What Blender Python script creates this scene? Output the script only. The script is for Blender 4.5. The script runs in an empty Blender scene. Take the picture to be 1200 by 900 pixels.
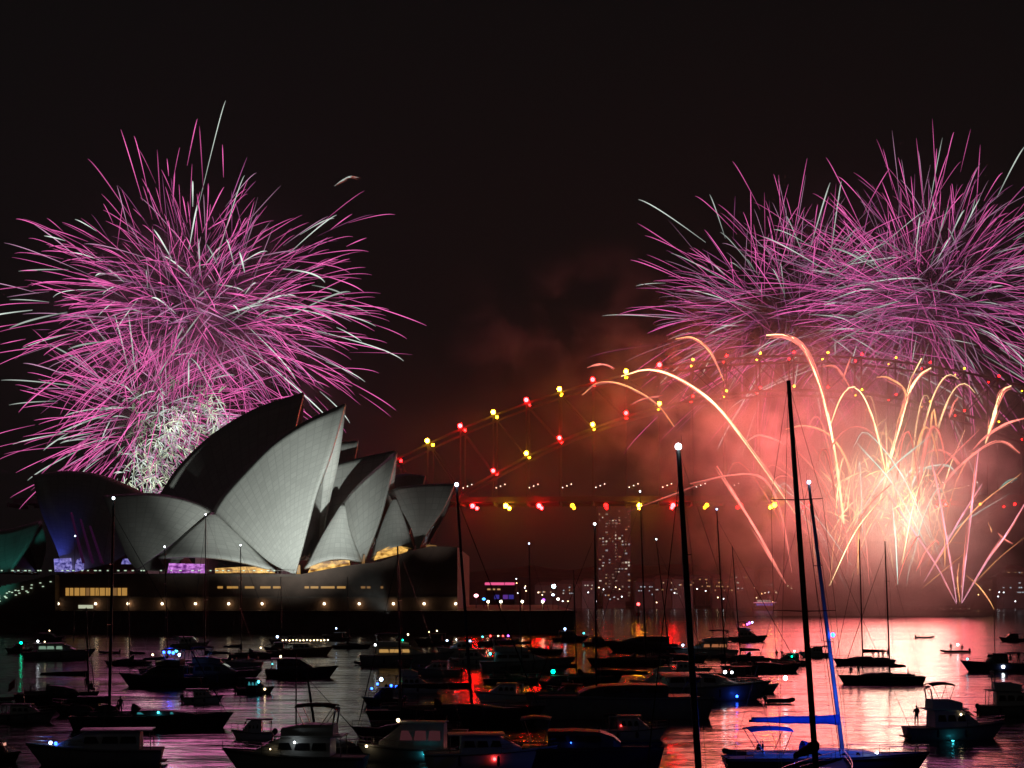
import bpy, bmesh, math, random
import numpy as np
from mathutils import Vector, Matrix
PI = math.pi
R = math.radians
SC = bpy.context.scene
COL = SC.collection

# ------------------------------------------------------------------ camera
CAM_H = 13.0
FPX, HOR = 2000.0, 692.0          # focal length and horizon of the 1200 x 900 photograph
cam = bpy.data.cameras.new('camera')
cam.sensor_width = 36.0
cam.lens = 36.0 * FPX / 1200.0
cam.shift_y = (HOR - 450.0) / 1200.0
cam.clip_start = 0.5
cam.clip_end = 9000.0
cam_ob = bpy.data.objects.new('camera', cam)
COL.objects.link(cam_ob)
cam_ob.location = (0, 0, CAM_H)
cam_ob.rotation_euler = (R(90), 0, 0)
SC.camera = cam_ob

# ------------------------------------------------------------------ night sky
world = bpy.data.worlds.new('World')
SC.world = world
world.use_nodes = True
nt = world.node_tree
for n in list(nt.nodes):
    nt.nodes.remove(n)
wo = nt.nodes.new('ShaderNodeOutputWorld')
bg = nt.nodes.new('ShaderNodeBackground')
sky = nt.nodes.new('ShaderNodeTexSky')
sky.sky_type = 'NISHITA'
sky.sun_disc = False
sky.sun_elevation = R(1.0)
sky.sun_rotation = R(160)
sky.dust_density = 4.0
bg.inputs['Strength'].default_value = 0.0009
bg2 = nt.nodes.new('ShaderNodeBackground')       # the city's own glow on the overcast
bg2.inputs['Color'].default_value = (0.0023, 0.0025, 0.0024, 1)
bg2.inputs['Strength'].default_value = 1.0
addw = nt.nodes.new('ShaderNodeAddShader')
nt.links.new(sky.outputs['Color'], bg.inputs['Color'])
nt.links.new(bg.outputs[0], addw.inputs[0])
nt.links.new(bg2.outputs[0], addw.inputs[1])
nt.links.new(addw.outputs[0], wo.inputs['Surface'])

fill_sun = bpy.data.lights.new('fill_sun', 'SUN')  # weak fill light added from behind the camera to lift the dark hulls
fill_sun.energy = 0.004
fill_sun.angle = R(0.5)
fill_sun.color = (1.0, 0.96, 0.9)
fill_sun_ob = bpy.data.objects.new('fill_sun', fill_sun)
COL.objects.link(fill_sun_ob)
fill_sun_ob.rotation_euler = (R(50), 0, R(-20))

SC.view_settings.view_transform = 'Standard'
SC.view_settings.look = 'None'
SC.view_settings.exposure = 0.0
SC.view_settings.gamma = 1.0
SC.view_settings.use_curve_mapping = False
SC.cycles.use_denoising = True
SC.cycles.max_bounces = 5
SC.cycles.diffuse_bounces = 2
SC.cycles.glossy_bounces = 3
SC.cycles.transmission_bounces = 2
SC.cycles.volume_bounces = 0
SC.cycles.transparent_max_bounces = 8
SC.cycles.use_light_tree = True
SC.cycles.sample_clamp_indirect = 4.0
SC.cycles.volume_max_steps = 256

# ------------------------------------------------------------------ helpers
def px(x, y, d):
    """The point at distance d (metres along the view) seen at photograph pixel x, y."""
    return Vector(((x - 600.0) / FPX * d, d, CAM_H + (HOR - y) / FPX * d))

def dist(y):
    """Distance of the water surface seen at photograph row y."""
    return CAM_H * FPX / (y - HOR)

MATS = {}
def mat(name, color, rough=0.6, metal=0.0, emit=None, strength=0.0, spec=0.5, nee=True):
    if name in MATS:
        return MATS[name]
    m = bpy.data.materials.new(name)
    m.use_nodes = True
    b = m.node_tree.nodes['Principled BSDF']
    b.inputs['Base Color'].default_value = (*color, 1)
    b.inputs['Roughness'].default_value = rough
    b.inputs['Metallic'].default_value = metal
    b.inputs['Specular IOR Level'].default_value = spec
    if emit:
        b.inputs['Emission Color'].default_value = (*emit, 1)
        b.inputs['Emission Strength'].default_value = strength
    m.cycles.emission_sampling = 'AUTO' if (emit and nee) else 'NONE'
    MATS[name] = m
    return m

def worn(name, c1, c2, scale=1.0, rough=0.6, bump=0.0, detail=5, stretch=(1, 1, 1), metal=0.0):
    """A base colour that wanders between two tones in object space, with a little relief."""
    if name in MATS:
        return MATS[name]
    m = mat(name, c1, rough, metal)
    t = m.node_tree
    b = t.nodes['Principled BSDF']
    co = t.nodes.new('ShaderNodeTexCoord')
    mp = t.nodes.new('ShaderNodeMapping')
    mp.inputs['Scale'].default_value = stretch
    no = t.nodes.new('ShaderNodeTexNoise')
    no.inputs['Scale'].default_value = scale
    no.inputs['Detail'].default_value = detail
    rp = t.nodes.new('ShaderNodeValToRGB')
    rp.color_ramp.elements[0].position = 0.35
    rp.color_ramp.elements[1].position = 0.68
    rp.color_ramp.elements[0].color = (*c1, 1)
    rp.color_ramp.elements[1].color = (*c2, 1)
    t.links.new(co.outputs['Object'], mp.inputs['Vector'])
    t.links.new(mp.outputs[0], no.inputs['Vector'])
    t.links.new(no.outputs['Fac'], rp.inputs['Fac'])
    t.links.new(rp.outputs['Color'], b.inputs['Base Color'])
    if bump:
        bp = t.nodes.new('ShaderNodeBump')
        bp.inputs['Strength'].default_value = bump
        t.links.new(no.outputs['Fac'], bp.inputs['Height'])
        t.links.new(bp.outputs[0], b.inputs['Normal'])
    return m

class MB:
    """Collects shapes and links them as ONE mesh object."""
    def __init__(self):
        self.v, self.f, self.a = [], [], []
    def add(self, vs, fs, glow=None):
        o = len(self.v)
        self.v.extend([tuple(p) for p in vs])
        self.f.extend([tuple(i + o for i in q) for q in fs])
        if glow is not None:
            self.a.extend(glow)
        return self
    def box(self, x0, x1, y0, y1, z0, z1):
        return self.add([(x0, y0, z0), (x1, y0, z0), (x1, y1, z0), (x0, y1, z0), (x0, y0, z1), (x1, y0, z1), (x1, y1, z1), (x0, y1, z1)],
                        [(0, 3, 2, 1), (4, 5, 6, 7), (0, 1, 5, 4), (1, 2, 6, 5), (2, 3, 7, 6), (3, 0, 4, 7)])
    def bar(self, p, q, w, h=None):
        """A square bar from p to q."""
        return self.tube([p, q], [w * 0.7071, w * 0.7071], 4)
    def tube(self, pts, rad, sides=6, cap=True, glow=None, squash=1.0):
        pts = [Vector(p) for p in pts]
        n = len(pts)
        if not hasattr(rad, '__len__'):
            rad = [rad] * n
        vs, fs = [], []
        t0 = (pts[1] - pts[0]).normalized()
        ref = Vector((0, 0, 1)) if abs(t0.z) < 0.9 else Vector((0, 1, 0))
        for i in range(n):
            t = (pts[min(i + 1, n - 1)] - pts[max(i - 1, 0)])
            t = t.normalized() if t.length > 1e-9 else t0
            a = t.cross(ref)
            a = a.normalized() if a.length > 1e-6 else t.orthogonal().normalized()
            b = a.cross(t).normalized()
            for k in range(sides):
                w = 2 * PI * (k + 0.5) / sides
                vs.append(pts[i] + a * (math.cos(w) * rad[i]) + b * (math.sin(w) * rad[i] * squash))
        for i in range(n - 1):
            for k in range(sides):
                k2 = (k + 1) % sides
                fs.append((i * sides + k, i * sides + k2, (i + 1) * sides + k2, (i + 1) * sides + k))
        if cap:
            fs.append(tuple(range(sides))[::-1])
            fs.append(tuple((n - 1) * sides + k for k in range(sides)))
        g = None
        if glow is not None:
            g = [glow[i] for i in range(n) for k in range(sides)]
        return self.add(vs, fs, g)
    def grid(self, rows, close=False):
        n, m = len(rows), len(rows[0])
        vs = [p for r in rows for p in r]
        fs = []
        for i in range(n - 1):
            for j in range(m - 1 if not close else m):
                j2 = (j + 1) % m
                fs.append((i * m + j, i * m + j2, (i + 1) * m + j2, (i + 1) * m + j))
        return self.add(vs, fs)
    def prism(self, outline, y0, y1):
        """An outline in x, z given depth from y0 to y1."""
        n = len(outline)
        vs = [(x, y0, z) for x, z in outline] + [(x, y1, z) for x, z in outline]
        fs = [tuple(range(n)), tuple(range(n, 2 * n))[::-1]]
        fs += [(i, i + n, (i + 1) % n + n, (i + 1) % n) for i in range(n)]
        return self.add(vs, fs)
    def ball(self, c, r, seg=8, rings=5, sx=1, sy=1, sz=1):
        c = Vector(c)
        rows = []
        for i in range(rings + 1):
            t = PI * i / rings
            rr, z = math.sin(t) * r, math.cos(t) * r
            rows.append([c + Vector((math.cos(2 * PI * k / seg) * rr * sx, math.sin(2 * PI * k / seg) * rr * sy, z * sz)) for k in range(seg)])
        return self.grid(rows, True)
    def build(self, name, m, parent=None, smooth=False, at=None):
        me = bpy.data.meshes.new(name)
        off = Vector(at) if at is not None else Vector((0, 0, 0))
        if at is not None:
            vs = [tuple(Vector(p) - off) for p in self.v]
        else:
            vs = self.v
        me.from_pydata(vs, [], self.f)
        if self.a:
            at_ = me.attributes.new('glow', 'FLOAT', 'POINT')
            at_.data.foreach_set('value', self.a)
        me.materials.append(m)
        if smooth:
            me.polygons.foreach_set('use_smooth', [True] * len(me.polygons))
        me.update()
        o = bpy.data.objects.new(name, me)
        COL.objects.link(o)
        if parent is not None:
            o.parent = parent
        elif at is not None:
            o.location = off
        return o

def fix_normals(o):
    bm = bmesh.new()
    bm.from_mesh(o.data)
    bmesh.ops.recalc_face_normals(bm, faces=bm.faces)
    bm.to_mesh(o.data)
    bm.free()
    return o

def tag(o, label=None, cat=None, group=None, kind=None):
    if label: o['label'] = label
    if cat: o['category'] = cat
    if group: o['group'] = group
    if kind: o['kind'] = kind
    return o

def empty(name, loc, rz=0.0, label=None, cat=None, group=None):
    o = bpy.data.objects.new(name, None)
    COL.objects.link(o)
    o.location = loc
    o.rotation_euler = (0, 0, rz)
    return tag(o, label, cat, group)

def copy_tree(o, parent=None):
    c = o.copy()
    COL.objects.link(c)
    c.parent = parent
    for ch in o.children:
        copy_tree(ch, c)
    return c

def point_light(name, loc, power, color, radius=0.3, parent=None):
    l = bpy.data.lights.new(name, 'POINT')
    l.energy = power
    l.color = color
    l.shadow_soft_size = radius
    o = bpy.data.objects.new(name, l)
    COL.objects.link(o)
    o.location = loc
    if parent is not None:
        o.parent = parent
    return o

def spot_light(name, loc, target, power, color, angle, blend=0.6, radius=0.5):
    l = bpy.data.lights.new(name, 'SPOT')
    l.energy = power
    l.color = color
    l.spot_size = R(angle)
    l.spot_blend = blend
    l.shadow_soft_size = radius
    o = bpy.data.objects.new(name, l)
    COL.objects.link(o)
    o.location = loc
    o.rotation_euler = (Vector(target) - Vector(loc)).to_track_quat('-Z', 'Y').to_euler()
    return o

def spark_mat(name, color, strength):
    """A burning trail: its own light, brighter where the 'glow' attribute says it burns hotter."""
    m = bpy.data.materials.new(name)
    m.use_nodes = True
    t = m.node_tree
    for n in list(t.nodes):
        t.nodes.remove(n)
    o = t.nodes.new('ShaderNodeOutputMaterial')
    e = t.nodes.new('ShaderNodeEmission')
    a = t.nodes.new('ShaderNodeAttribute')
    a.attribute_name = 'glow'
    k = t.nodes.new('ShaderNodeMath')
    k.operation = 'MULTIPLY'
    k.inputs[1].default_value = strength
    e.inputs['Color'].default_value = (*color, 1)
    t.links.new(a.outputs['Fac'], k.inputs[0])
    t.links.new(k.outputs[0], e.inputs['Strength'])
    t.links.new(e.outputs[0], o.inputs['Surface'])
    m.cycles.emission_sampling = 'NONE'
    MATS[name] = m
    return m

def lamp_mat(name, color, strength):
    return mat(name, (0.2, 0.2, 0.2), 0.5, emit=color, strength=strength)
# ------------------------------------------------------------------ air, water, far shore
def haze_box():
    b = MB().box(-900, 900, -60, 1500, -3, 330)
    m = bpy.data.materials.new('haze')
    m.use_nodes = True
    t = m.node_tree
    for n in list(t.nodes):
        t.nodes.remove(n)
    o = t.nodes.new('ShaderNodeOutputMaterial')
    v = t.nodes.new('ShaderNodeVolumePrincipled')
    v.inputs['Color'].default_value = (0.8, 0.78, 0.76, 1)
    v.inputs['Density'].default_value = 0.00006
    v.inputs['Anisotropy'].default_value = 0.2
    t.links.new(v.outputs[0], o.inputs['Volume'])
    return tag(b.build('haze', m), kind='stuff')
haze_box()

def water_mat():
    m = mat('harbour_water', (0.006, 0.008, 0.010), 0.14)
    t = m.node_tree
    b = t.nodes['Principled BSDF']
    b.inputs['IOR'].default_value = 1.33
    co = t.nodes.new('ShaderNodeTexCoord')
    last = None
    for sc, st, dist_ in ((0.22, 0.45, 0.7), (0.9, 0.35, 0.16), (0.035, 0.35, 3.0)):
        mp = t.nodes.new('ShaderNodeMapping')
        mp.inputs['Scale'].default_value = (0.55, 1.0, 1.0)
        mp.inputs['Rotation'].default_value = (0, 0, R(8 * (1 + sc)))
        no = t.nodes.new('ShaderNodeTexNoise')
        no.inputs['Scale'].default_value = sc
        no.inputs['Detail'].default_value = 3
        bp = t.nodes.new('ShaderNodeBump')
        bp.inputs['Strength'].default_value = st
        bp.inputs['Distance'].default_value = dist_
        t.links.new(co.outputs['Object'], mp.inputs['Vector'])
        t.links.new(mp.outputs[0], no.inputs['Vector'])
        t.links.new(no.outputs['Fac'], bp.inputs['Height'])
        if last is not None:
            t.links.new(last.outputs[0], bp.inputs['Normal'])
        last = bp
    t.links.new(last.outputs[0], b.inputs['Normal'])
    return m
w = MB()
w.grid([[(x, y, 0) for x in (-3500, -400, 400, 3500)] for y in (-40, 300, 1200, 4500)])
tag(w.build('water', water_mat()), kind='structure')

# the low wooded headland of the far shore
def far_shore():
    rnd = random.Random(5)
    def hgt(x):
        return 9 + 9 * math.sin(x * 0.006 + 1.3) + 5 * math.sin(x * 0.017) + 3 * math.sin(x * 0.041 + 2) + 7
    rows = []
    for k, (y, f) in enumerate(((1262, -0.2), (1264, 0.12), (1285, 0.45), (1320, 0.85), (1380, 1.0), (1500, 1.2), (1700, 1.3))):
        rows.append([(x, y, (hgt(x) + rnd.uniform(-2.0, 2.0)) * f if f > 0.2 else f * 14) for x in range(-1400, 1401, 20)])
    m = worn('far_shore_scrub', (0.012, 0.014, 0.010), (0.05, 0.045, 0.035), 0.05, 0.9)
    return tag(MB().grid(rows).build('far_shore', m), kind='structure')
far_shore()
# ------------------------------------------------------------------ steel arch bridge
BR_D = 900.0
K = BR_D / FPX                                           # metres per photograph pixel at the bridge
br_x = (930 - 600) * K
bridge = empty('arch_bridge', (br_x, BR_D, 0), R(-4.0), 'long steel arch bridge hung with red and yellow lamps over the dark harbour', 'bridge')
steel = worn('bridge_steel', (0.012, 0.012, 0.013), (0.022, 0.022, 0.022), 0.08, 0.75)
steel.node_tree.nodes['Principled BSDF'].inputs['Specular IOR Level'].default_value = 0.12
PANEL = 39.2 * K
def z_top(s):
    y = 417 + 0.000543 * (s / K) ** 2
    return CAM_H + (HOR - y) * K
def z_bot(s):
    y = 457 + 0.00078 * (s / K) ** 2
    return CAM_H + (HOR - y) * K
Z_DECK = CAM_H + (HOR - 584) * K
nodes = [i * PANEL for i in range(-14, 15)]
W_BR = 26.0
lam = []
for side, yo in (('near', 0.0), ('far', W_BR)):
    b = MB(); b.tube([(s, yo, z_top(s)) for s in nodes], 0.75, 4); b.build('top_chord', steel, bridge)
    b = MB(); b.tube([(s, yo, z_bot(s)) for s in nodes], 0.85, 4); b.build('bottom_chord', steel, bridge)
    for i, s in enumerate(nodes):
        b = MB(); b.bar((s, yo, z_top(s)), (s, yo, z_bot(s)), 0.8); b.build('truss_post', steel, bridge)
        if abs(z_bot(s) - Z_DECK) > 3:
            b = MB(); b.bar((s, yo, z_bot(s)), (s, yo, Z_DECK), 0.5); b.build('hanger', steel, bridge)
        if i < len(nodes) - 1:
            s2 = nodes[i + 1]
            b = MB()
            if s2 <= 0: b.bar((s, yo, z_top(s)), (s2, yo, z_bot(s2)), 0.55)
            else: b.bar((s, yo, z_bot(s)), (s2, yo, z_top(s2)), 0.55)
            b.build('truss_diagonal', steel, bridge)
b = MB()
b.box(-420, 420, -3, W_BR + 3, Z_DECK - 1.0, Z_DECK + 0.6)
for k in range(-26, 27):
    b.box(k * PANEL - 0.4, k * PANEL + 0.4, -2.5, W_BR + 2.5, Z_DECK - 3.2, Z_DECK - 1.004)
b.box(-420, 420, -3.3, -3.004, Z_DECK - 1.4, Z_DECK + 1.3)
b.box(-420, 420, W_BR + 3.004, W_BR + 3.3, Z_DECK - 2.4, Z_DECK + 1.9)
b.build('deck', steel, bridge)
for i in range(0, len(nodes), 2):                         # portal bracing between the two arches
    s = nodes[i]
    b = MB(); b.bar((s, 0, z_top(s)), (s, W_BR, z_top(s)), 0.9); b.build('cross_brace', steel, bridge)
stone = worn('pylon_granite', (0.26, 0.24, 0.22), (0.36, 0.34, 0.31), 0.12, 0.8, 0.2)
for s in (-590 * K, 590 * K):
    for yo in (-6, W_BR + 6):
        p = MB()
        p.box(s - 9, s + 9, yo - 6, yo + 6, -2, 50); p.box(s - 7.5, s + 7.5, yo - 5, yo + 5, 50.01, 82); p.box(s - 8.2, s + 8.2, yo - 5.6, yo + 5.6, 82.01, 84); p.box(s - 5, s + 5, yo - 3.6, yo + 3.6, 84.01, 88)
        p.build('pylon', stone, bridge)
        if yo < 0:
            p = MB()
            for q in range(1, 5):
                dx = q * 26 * (1 if s > 0 else -1)
                p.box(s + dx - 3, s + dx + 3, 0, W_BR, -2, Z_DECK - 3.3)
            p.build('approach_pier', stone, bridge)

RED, YEL = (1.0, 0.0030, 0.0035), (1.0, 0.42, 0.010)
lm_red = lamp_mat('bridge_lamp_red', RED, 260.0)
lm_yel = lamp_mat('bridge_lamp_yellow', YEL, 130.0)
lm_red_s = lamp_mat('bridge_lamp_red_dim', RED, 60.0)
lm_yel_s = lamp_mat('bridge_lamp_yellow_dim', YEL, 34.0)
lm_red_f = lamp_mat('bridge_lamp_red_faint', RED, 18.0)
lm_yel_f = lamp_mat('bridge_lamp_yellow_faint', YEL, 9.0)
def bridge_lamp(s, yo, z, m, r):
    b = MB()
    b.ball((s, yo - 2.6, z), r, 7, 5)
    b.build('lamp', m, bridge)
n_l = 0
for i, s in enumerate(nodes):
    red_top = (i % 2 == 0)
    big = 1.2 if s < -60 else 0.6
    strong = s < -70
    fade = lm_red_f, lm_yel_f
    if s > 40:
        lm_red_s, lm_yel_s = fade
    if i >= 2:
        for yo in (0, W_BR):
            f = 1.0 if yo == 0 else 0.7
            bridge_lamp(s, yo, z_top(s) + 1.6, (lm_red if strong and yo == 0 else lm_red_s) if red_top else (lm_yel if strong and yo == 0 else lm_yel_s), big * f)
            if z_bot(s) > Z_DECK + 6:
                bridge_lamp(s, yo, z_bot(s) + 1.7, (lm_red if strong and yo == 0 else lm_red_s) if i % 2 == 1 else (lm_yel if strong and yo == 0 else lm_yel_s), big * f * 0.9)
for k in range(-11, 9):
    s = (k + 0.4) * PANEL
    for yo in (0, W_BR):
        m = (lm_red if k % 4 in (0,) or k < -6 else lm_red_s) if k % 2 == 0 else (lm_yel if k % 4 == 3 and k < 2 else lm_yel_s)
        bridge_lamp(s, yo - 5.0, Z_DECK - 3.8, m, (1.2 if yo == 0 else 0.95) * (1.0 if k < 0 else 0.6))
wht = lamp_mat('deck_lamp_white', (1.0, 0.9, 0.75), 3.5)
for k in range(-10, 9):
    b = MB()
    for j in range(3):
        b.ball(((k + 0.10 + j * 0.13) * PANEL, -3.6, Z_DECK + 6.0 + j * 0.9), 0.28, 6, 4)
    dl = b.build('deck_lamp', wht, bridge)
    b = MB()
    b.tube([((k + 0.10) * PANEL, -3.2, Z_DECK + 5.9), ((k + 0.36) * PANEL, -3.2, Z_DECK + 7.7)], 0.05, 4)
    b.tube([((k + 0.23) * PANEL, -3.2, Z_DECK + 0.7), ((k + 0.23) * PANEL, -3.2, Z_DECK + 6.8)], 0.06, 4)
    b.build('lamp_arm', steel, dl)
# ------------------------------------------------------------------ concert hall with sail roofs
def tile_mat(name, base, dark):
    """Off-white glazed tile lids: the joints follow the ribs of the shell (UV from the shell's own grid)."""
    m = mat(name, base, 0.42)
    t = m.node_tree
    b = t.nodes['Principled BSDF']
    uv = t.nodes.new('ShaderNodeUVMap')
    br = t.nodes.new('ShaderNodeTexBrick')
    br.offset = 0.0
    br.inputs['Color1'].default_value = (*base, 1)
    br.inputs['Color2'].default_value = (*[c * 0.88 for c in base], 1)
    br.inputs['Mortar'].default_value = (*dark, 1)
    br.inputs['Scale'].default_value = 1.0
    br.inputs['Mortar Size'].default_value = 0.065
    br.inputs['Brick Width'].default_value = 1.0
    br.inputs['Row Height'].default_value = 1.0
    t.links.new(uv.outputs[0], br.inputs['Vector'])
    t.links.new(br.outputs['Color'], b.inputs['Base Color'])
    return m
M_TILE = tile_mat('roof_tile', (0.62, 0.62, 0.58), (0.50, 0.50, 0.47))
M_RIB = worn('concrete_rib', (0.30, 0.27, 0.25), (0.38, 0.34, 0.31), 0.2, 0.8)
M_GRANITE = worn('podium_granite', (0.075, 0.046, 0.034), (0.115, 0.072, 0.055), 0.25, 0.75, 0.1)
M_GRANITE_D = worn('seawall_granite', (0.08, 0.06, 0.05), (0.13, 0.10, 0.085), 0.3, 0.85, 0.15)
M_GLASS = mat('bronze_glass', (0.035, 0.02, 0.02), 0.12, spec=0.8)

opera = empty('concert_hall', px(280, 742, 545) * Vector((1, 1, 0)) if False else (-87, 545, 0), 0, 'white concert hall with tall sail shaped roofs on a stone podium by the water', 'concert hall')
O0 = Vector(opera.location)

def resample(pts, n):
    """Points along a smooth curve through pts (Catmull-Rom), evenly by arc length."""
    P = [Vector(p) for p in pts]
    if len(P) == 2:
        return [P[0].lerp(P[1], i / (n - 1)) for i in range(n)]
    Q = [P[0] * 2 - P[1]] + P + [P[-1] * 2 - P[-2]]
    dense = []
    for i in range(1, len(Q) - 2):
        p0, p1, p2, p3 = Q[i - 1], Q[i], Q[i + 1], Q[i + 2]
        for k in range(24):
            t = k / 24
            dense.append(0.5 * ((2 * p1) + (p2 - p0) * t + (2 * p0 - 5 * p1 + 4 * p2 - p3) * t * t + (3 * p1 - p0 - 3 * p2 + p3) * t ** 3))
    dense.append(P[-1])
    L = [0]
    for a, b in zip(dense, dense[1:]):
        L.append(L[-1] + (b - a).length)
    out, j = [], 0
    for i in range(n):
        s = L[-1] * i / (n - 1)
        while j < len(L) - 2 and L[j + 1] < s:
            j += 1
        f = (s - L[j]) / max(L[j + 1] - L[j], 1e-9)
        out.append(dense[j].lerp(dense[j + 1], min(max(f, 0), 1)))
    return out

def shell(ridge, foot, edge0, edge1, yc, w, name='roof_shell', nu=26, nv=22, m=None, thick=1.0, glass=True, ribs=17, gm=None, both=True):
    """Half a sail: ribs fan from the foot to the ridge; the other half mirrors it across the hall's axis at yc.
    ridge, edges in photograph pixels; edge0 and edge1 are points between the foot and the two ends of the ridge."""
    Rg = resample([Vector((x, y, 0)) for x, y in ridge], nu)
    F = Vector((*foot, 0))
    E0 = resample([F] + [Vector((x, y, 0)) for x, y in edge0] + [Rg[0]], nv)
    E1 = resample([F] + [Vector((x, y, 0)) for x, y in edge1] + [Rg[-1]], nv)
    rows, uvs = [], []
    for j in range(nv):
        v = j / (nv - 1)
        e0 = E0[j] - F.lerp(Rg[0], v)
        e1 = E1[j] - F.lerp(Rg[-1], v)
        row = []
        for i in range(nu):
            u = i / (nu - 1)
            p = F.lerp(Rg[i], v) + e0 * (1 - u) + e1 * u
            y = yc - w * (1 - v) * (1 + 0.75 * v)
            row.append(px(p.x, p.y, y))
        rows.append(row)
        uvs.append([(i / (nu - 1) * ribs, v * ribs * 1.6) for i in range(nu)])
    b = MB()
    b.grid(rows)
    far = [[Vector((p.x, 2 * yc - p.y, p.z)) for p in r] for r in rows]
    if both:
        b.grid([r[::-1] for r in far])
    o = b.build(name, m or M_TILE, opera, True, O0)
    uvl = o.data.uv_layers.new(name='UVMap')
    flat = [q for r in uvs for q in r] + [q for r in uvs for q in r[::-1]]
    for lp in o.data.loops:
        uvl.data[lp.index].uv = flat[lp.vertex_index]
    so = o.modifiers.new('thickness', 'SOLIDIFY')
    so.thickness = thick
    so.offset = 0.0
    if glass:                                             # the glass wall that closes the mouth, set back under the shell
        k = nu - 4
        g = MB()
        rr = []
        for j in range(0, nv - 3):
            a, c = rows[j][k], far[j][k]
            rr.append([a.lerp(c, q / 10) for q in range(11)])
        g.grid(rr)
        go = g.build('glass_wall', gm or M_GLASS, opera, False, O0)
        mu = MB()
        for q in range(0, 11):
            mu.tube([rr[j][q] + Vector((0.25 if ridge[-1][0] > ridge[0][0] else -0.25, 0, 0)) for j in range(len(rr))], 0.22, 4)
        mu.build('mullion', M_RIB, go)
    return rows, far

S_D = 565.0      # axis of the near hall
C_D = 632.0      # axis of the far hall
# near hall, from south to north
B_rows, B_far = shell([(250, 600), (263, 580), (285, 555), (320, 520), (360, 494), (405, 474)], (346, 674), [(318, 660), (290, 636)], [(357, 634), (371, 580), (387, 535)], S_D, 27, thick=1.2)
C_rows, C_far = shell([(252, 602), (232, 591), (205, 583), (170, 579), (121, 582)], (160, 668), [(178, 655), (205, 636)], [(150, 655), (137, 625)], S_D, 25, ribs=10)
F_rows, F_far = shell([(401, 593), (414, 576), (433, 557), (465, 530)], (425, 664), [(417, 640), (408, 615)], [(445, 610), (456, 568)], S_D + 2, 22, ribs=7)
shell([(372, 562), (388, 547), (424, 537), (464, 529)], (404, 665), [(384, 640), (374, 600)], [(430, 630), (449, 580)], C_D - 26, 22, ribs=8)
G_rows, G_far = shell([(454, 577), (470, 572), (495, 569), (533, 568)], (489, 648), [(482, 620), (468, 595)], [(500, 626), (519, 598)], S_D + 3, 20, ribs=7)
# side shells between them
def side_shell(left, right, y_top, y_bot, ribs=8, n=16):
    L_ = resample([Vector((x, y, 0)) for x, y in left], n)
    R_ = resample([Vector((x, y, 0)) for x, y in right], n)
    rows, uvs = [], []
    for j in range(n):
        v = j / (n - 1)
        row = []
        for i in range(14):
            u = i / 13
            p = L_[j].lerp(R_[j], u)
            p.y -= 9 * v * (1 - (2 * u - 1) ** 2) * 0.9
            y = y_top + (y_bot - y_top) * (v ** 0.8) - 1.5 * (1 - (2 * u - 1) ** 2) * v
            row.append(px(p.x, p.y, y))
        rows.append(row)
        uvs.append([(i / 13 * ribs, v * ribs * 1.4) for i in range(14)])
    b = MB()
    b.grid(rows)
    o = b.build('side_shell', M_TILE, opera, True, O0)
    uvl = o.data.uv_layers.new(name='UVMap')
    flat = [q for r in uvs for q in r]
    for lp in o.data.loops:
        uvl.data[lp.index].uv = flat[lp.vertex_index]
    so = o.modifiers.new('thickness', 'SOLIDIFY')
    so.thickness = 0.8
side_shell([(249, 603), (215, 630), (186, 656)], [(250, 603), (288, 637), (322, 671)], S_D - 3, S_D - 24)
side_shell([(402, 592), (378, 630), (358, 668)], [(403, 592), (410, 625), (424, 661)], S_D - 6, S_D - 21)
side_shell([(462, 585), (447, 620), (436, 657)], [(463, 585), (473, 610), (484, 645)], S_D - 6, S_D - 17)
# far hall: tall dark shell, its south facing shell, and the shells that show between the near ones
shell([(178, 600), (190, 578), (212, 546), (250, 510), (300, 480), (356, 461)], (300, 670), [(262, 660), (215, 635)], [(318, 620), (337, 540)], C_D, 32, thick=1.4)
M_GLASS_BLUE = mat('glass_blue_lit', (0.10, 0.10, 0.16), 0.5)
shell([(200, 596), (165, 577), (120, 558), (78, 553), (38, 558)], (76, 672), [(130, 660), (172, 630)], [(65, 640), (48, 600)], C_D, 30, gm=M_GLASS_BLUE)
shell([(340, 560), (360, 540), (390, 522), (420, 517)], (392, 655), [(365, 640), (345, 600)], [(402, 610), (412, 560)], C_D + 2, 26)
shell([(440, 575), (455, 562), (475, 556), (499, 559)], (476, 640), [(455, 630), (443, 600)], [(484, 610), (492, 580)], C_D + 4, 24)
# small restaurant shells to the south, green lit
def green_shell():
    m = tile_mat('roof_tile_restaurant', (0.60, 0.62, 0.58), (0.40, 0.40, 0.38))
    shell([(-70, 612), (-35, 618), (5, 622), (48, 611)], (12, 672), [(-30, 668), (-62, 645)], [(22, 656), (37, 634)], 560, 16, 'restaurant_shell', ribs=6, nu=16, nv=12)
green_shell()

# podium, seawall and walks
def wall_z(y, d):
    return CAM_H + (HOR - y) / FPX * d
SEA_D, POD_D = 520.0, 534.0
z_walk = wall_z(716, SEA_D)
z_pod = wall_z(672, POD_D)
xl = px(-80, 700, SEA_D).x
xr = px(673, 700, SEA_D).x
b = MB(); b.box(xl, xr, SEA_D, SEA_D + 220, -3, z_walk)
b.build('seawall', M_GRANITE_D, opera, at=O0)
b = MB(); b.box(xl, xr + 0.12, SEA_D - 0.35, SEA_D - 0.004, z_walk - 0.75, z_walk + 0.1); b.build('seawall_coping', M_GRANITE, opera, at=O0)
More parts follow.
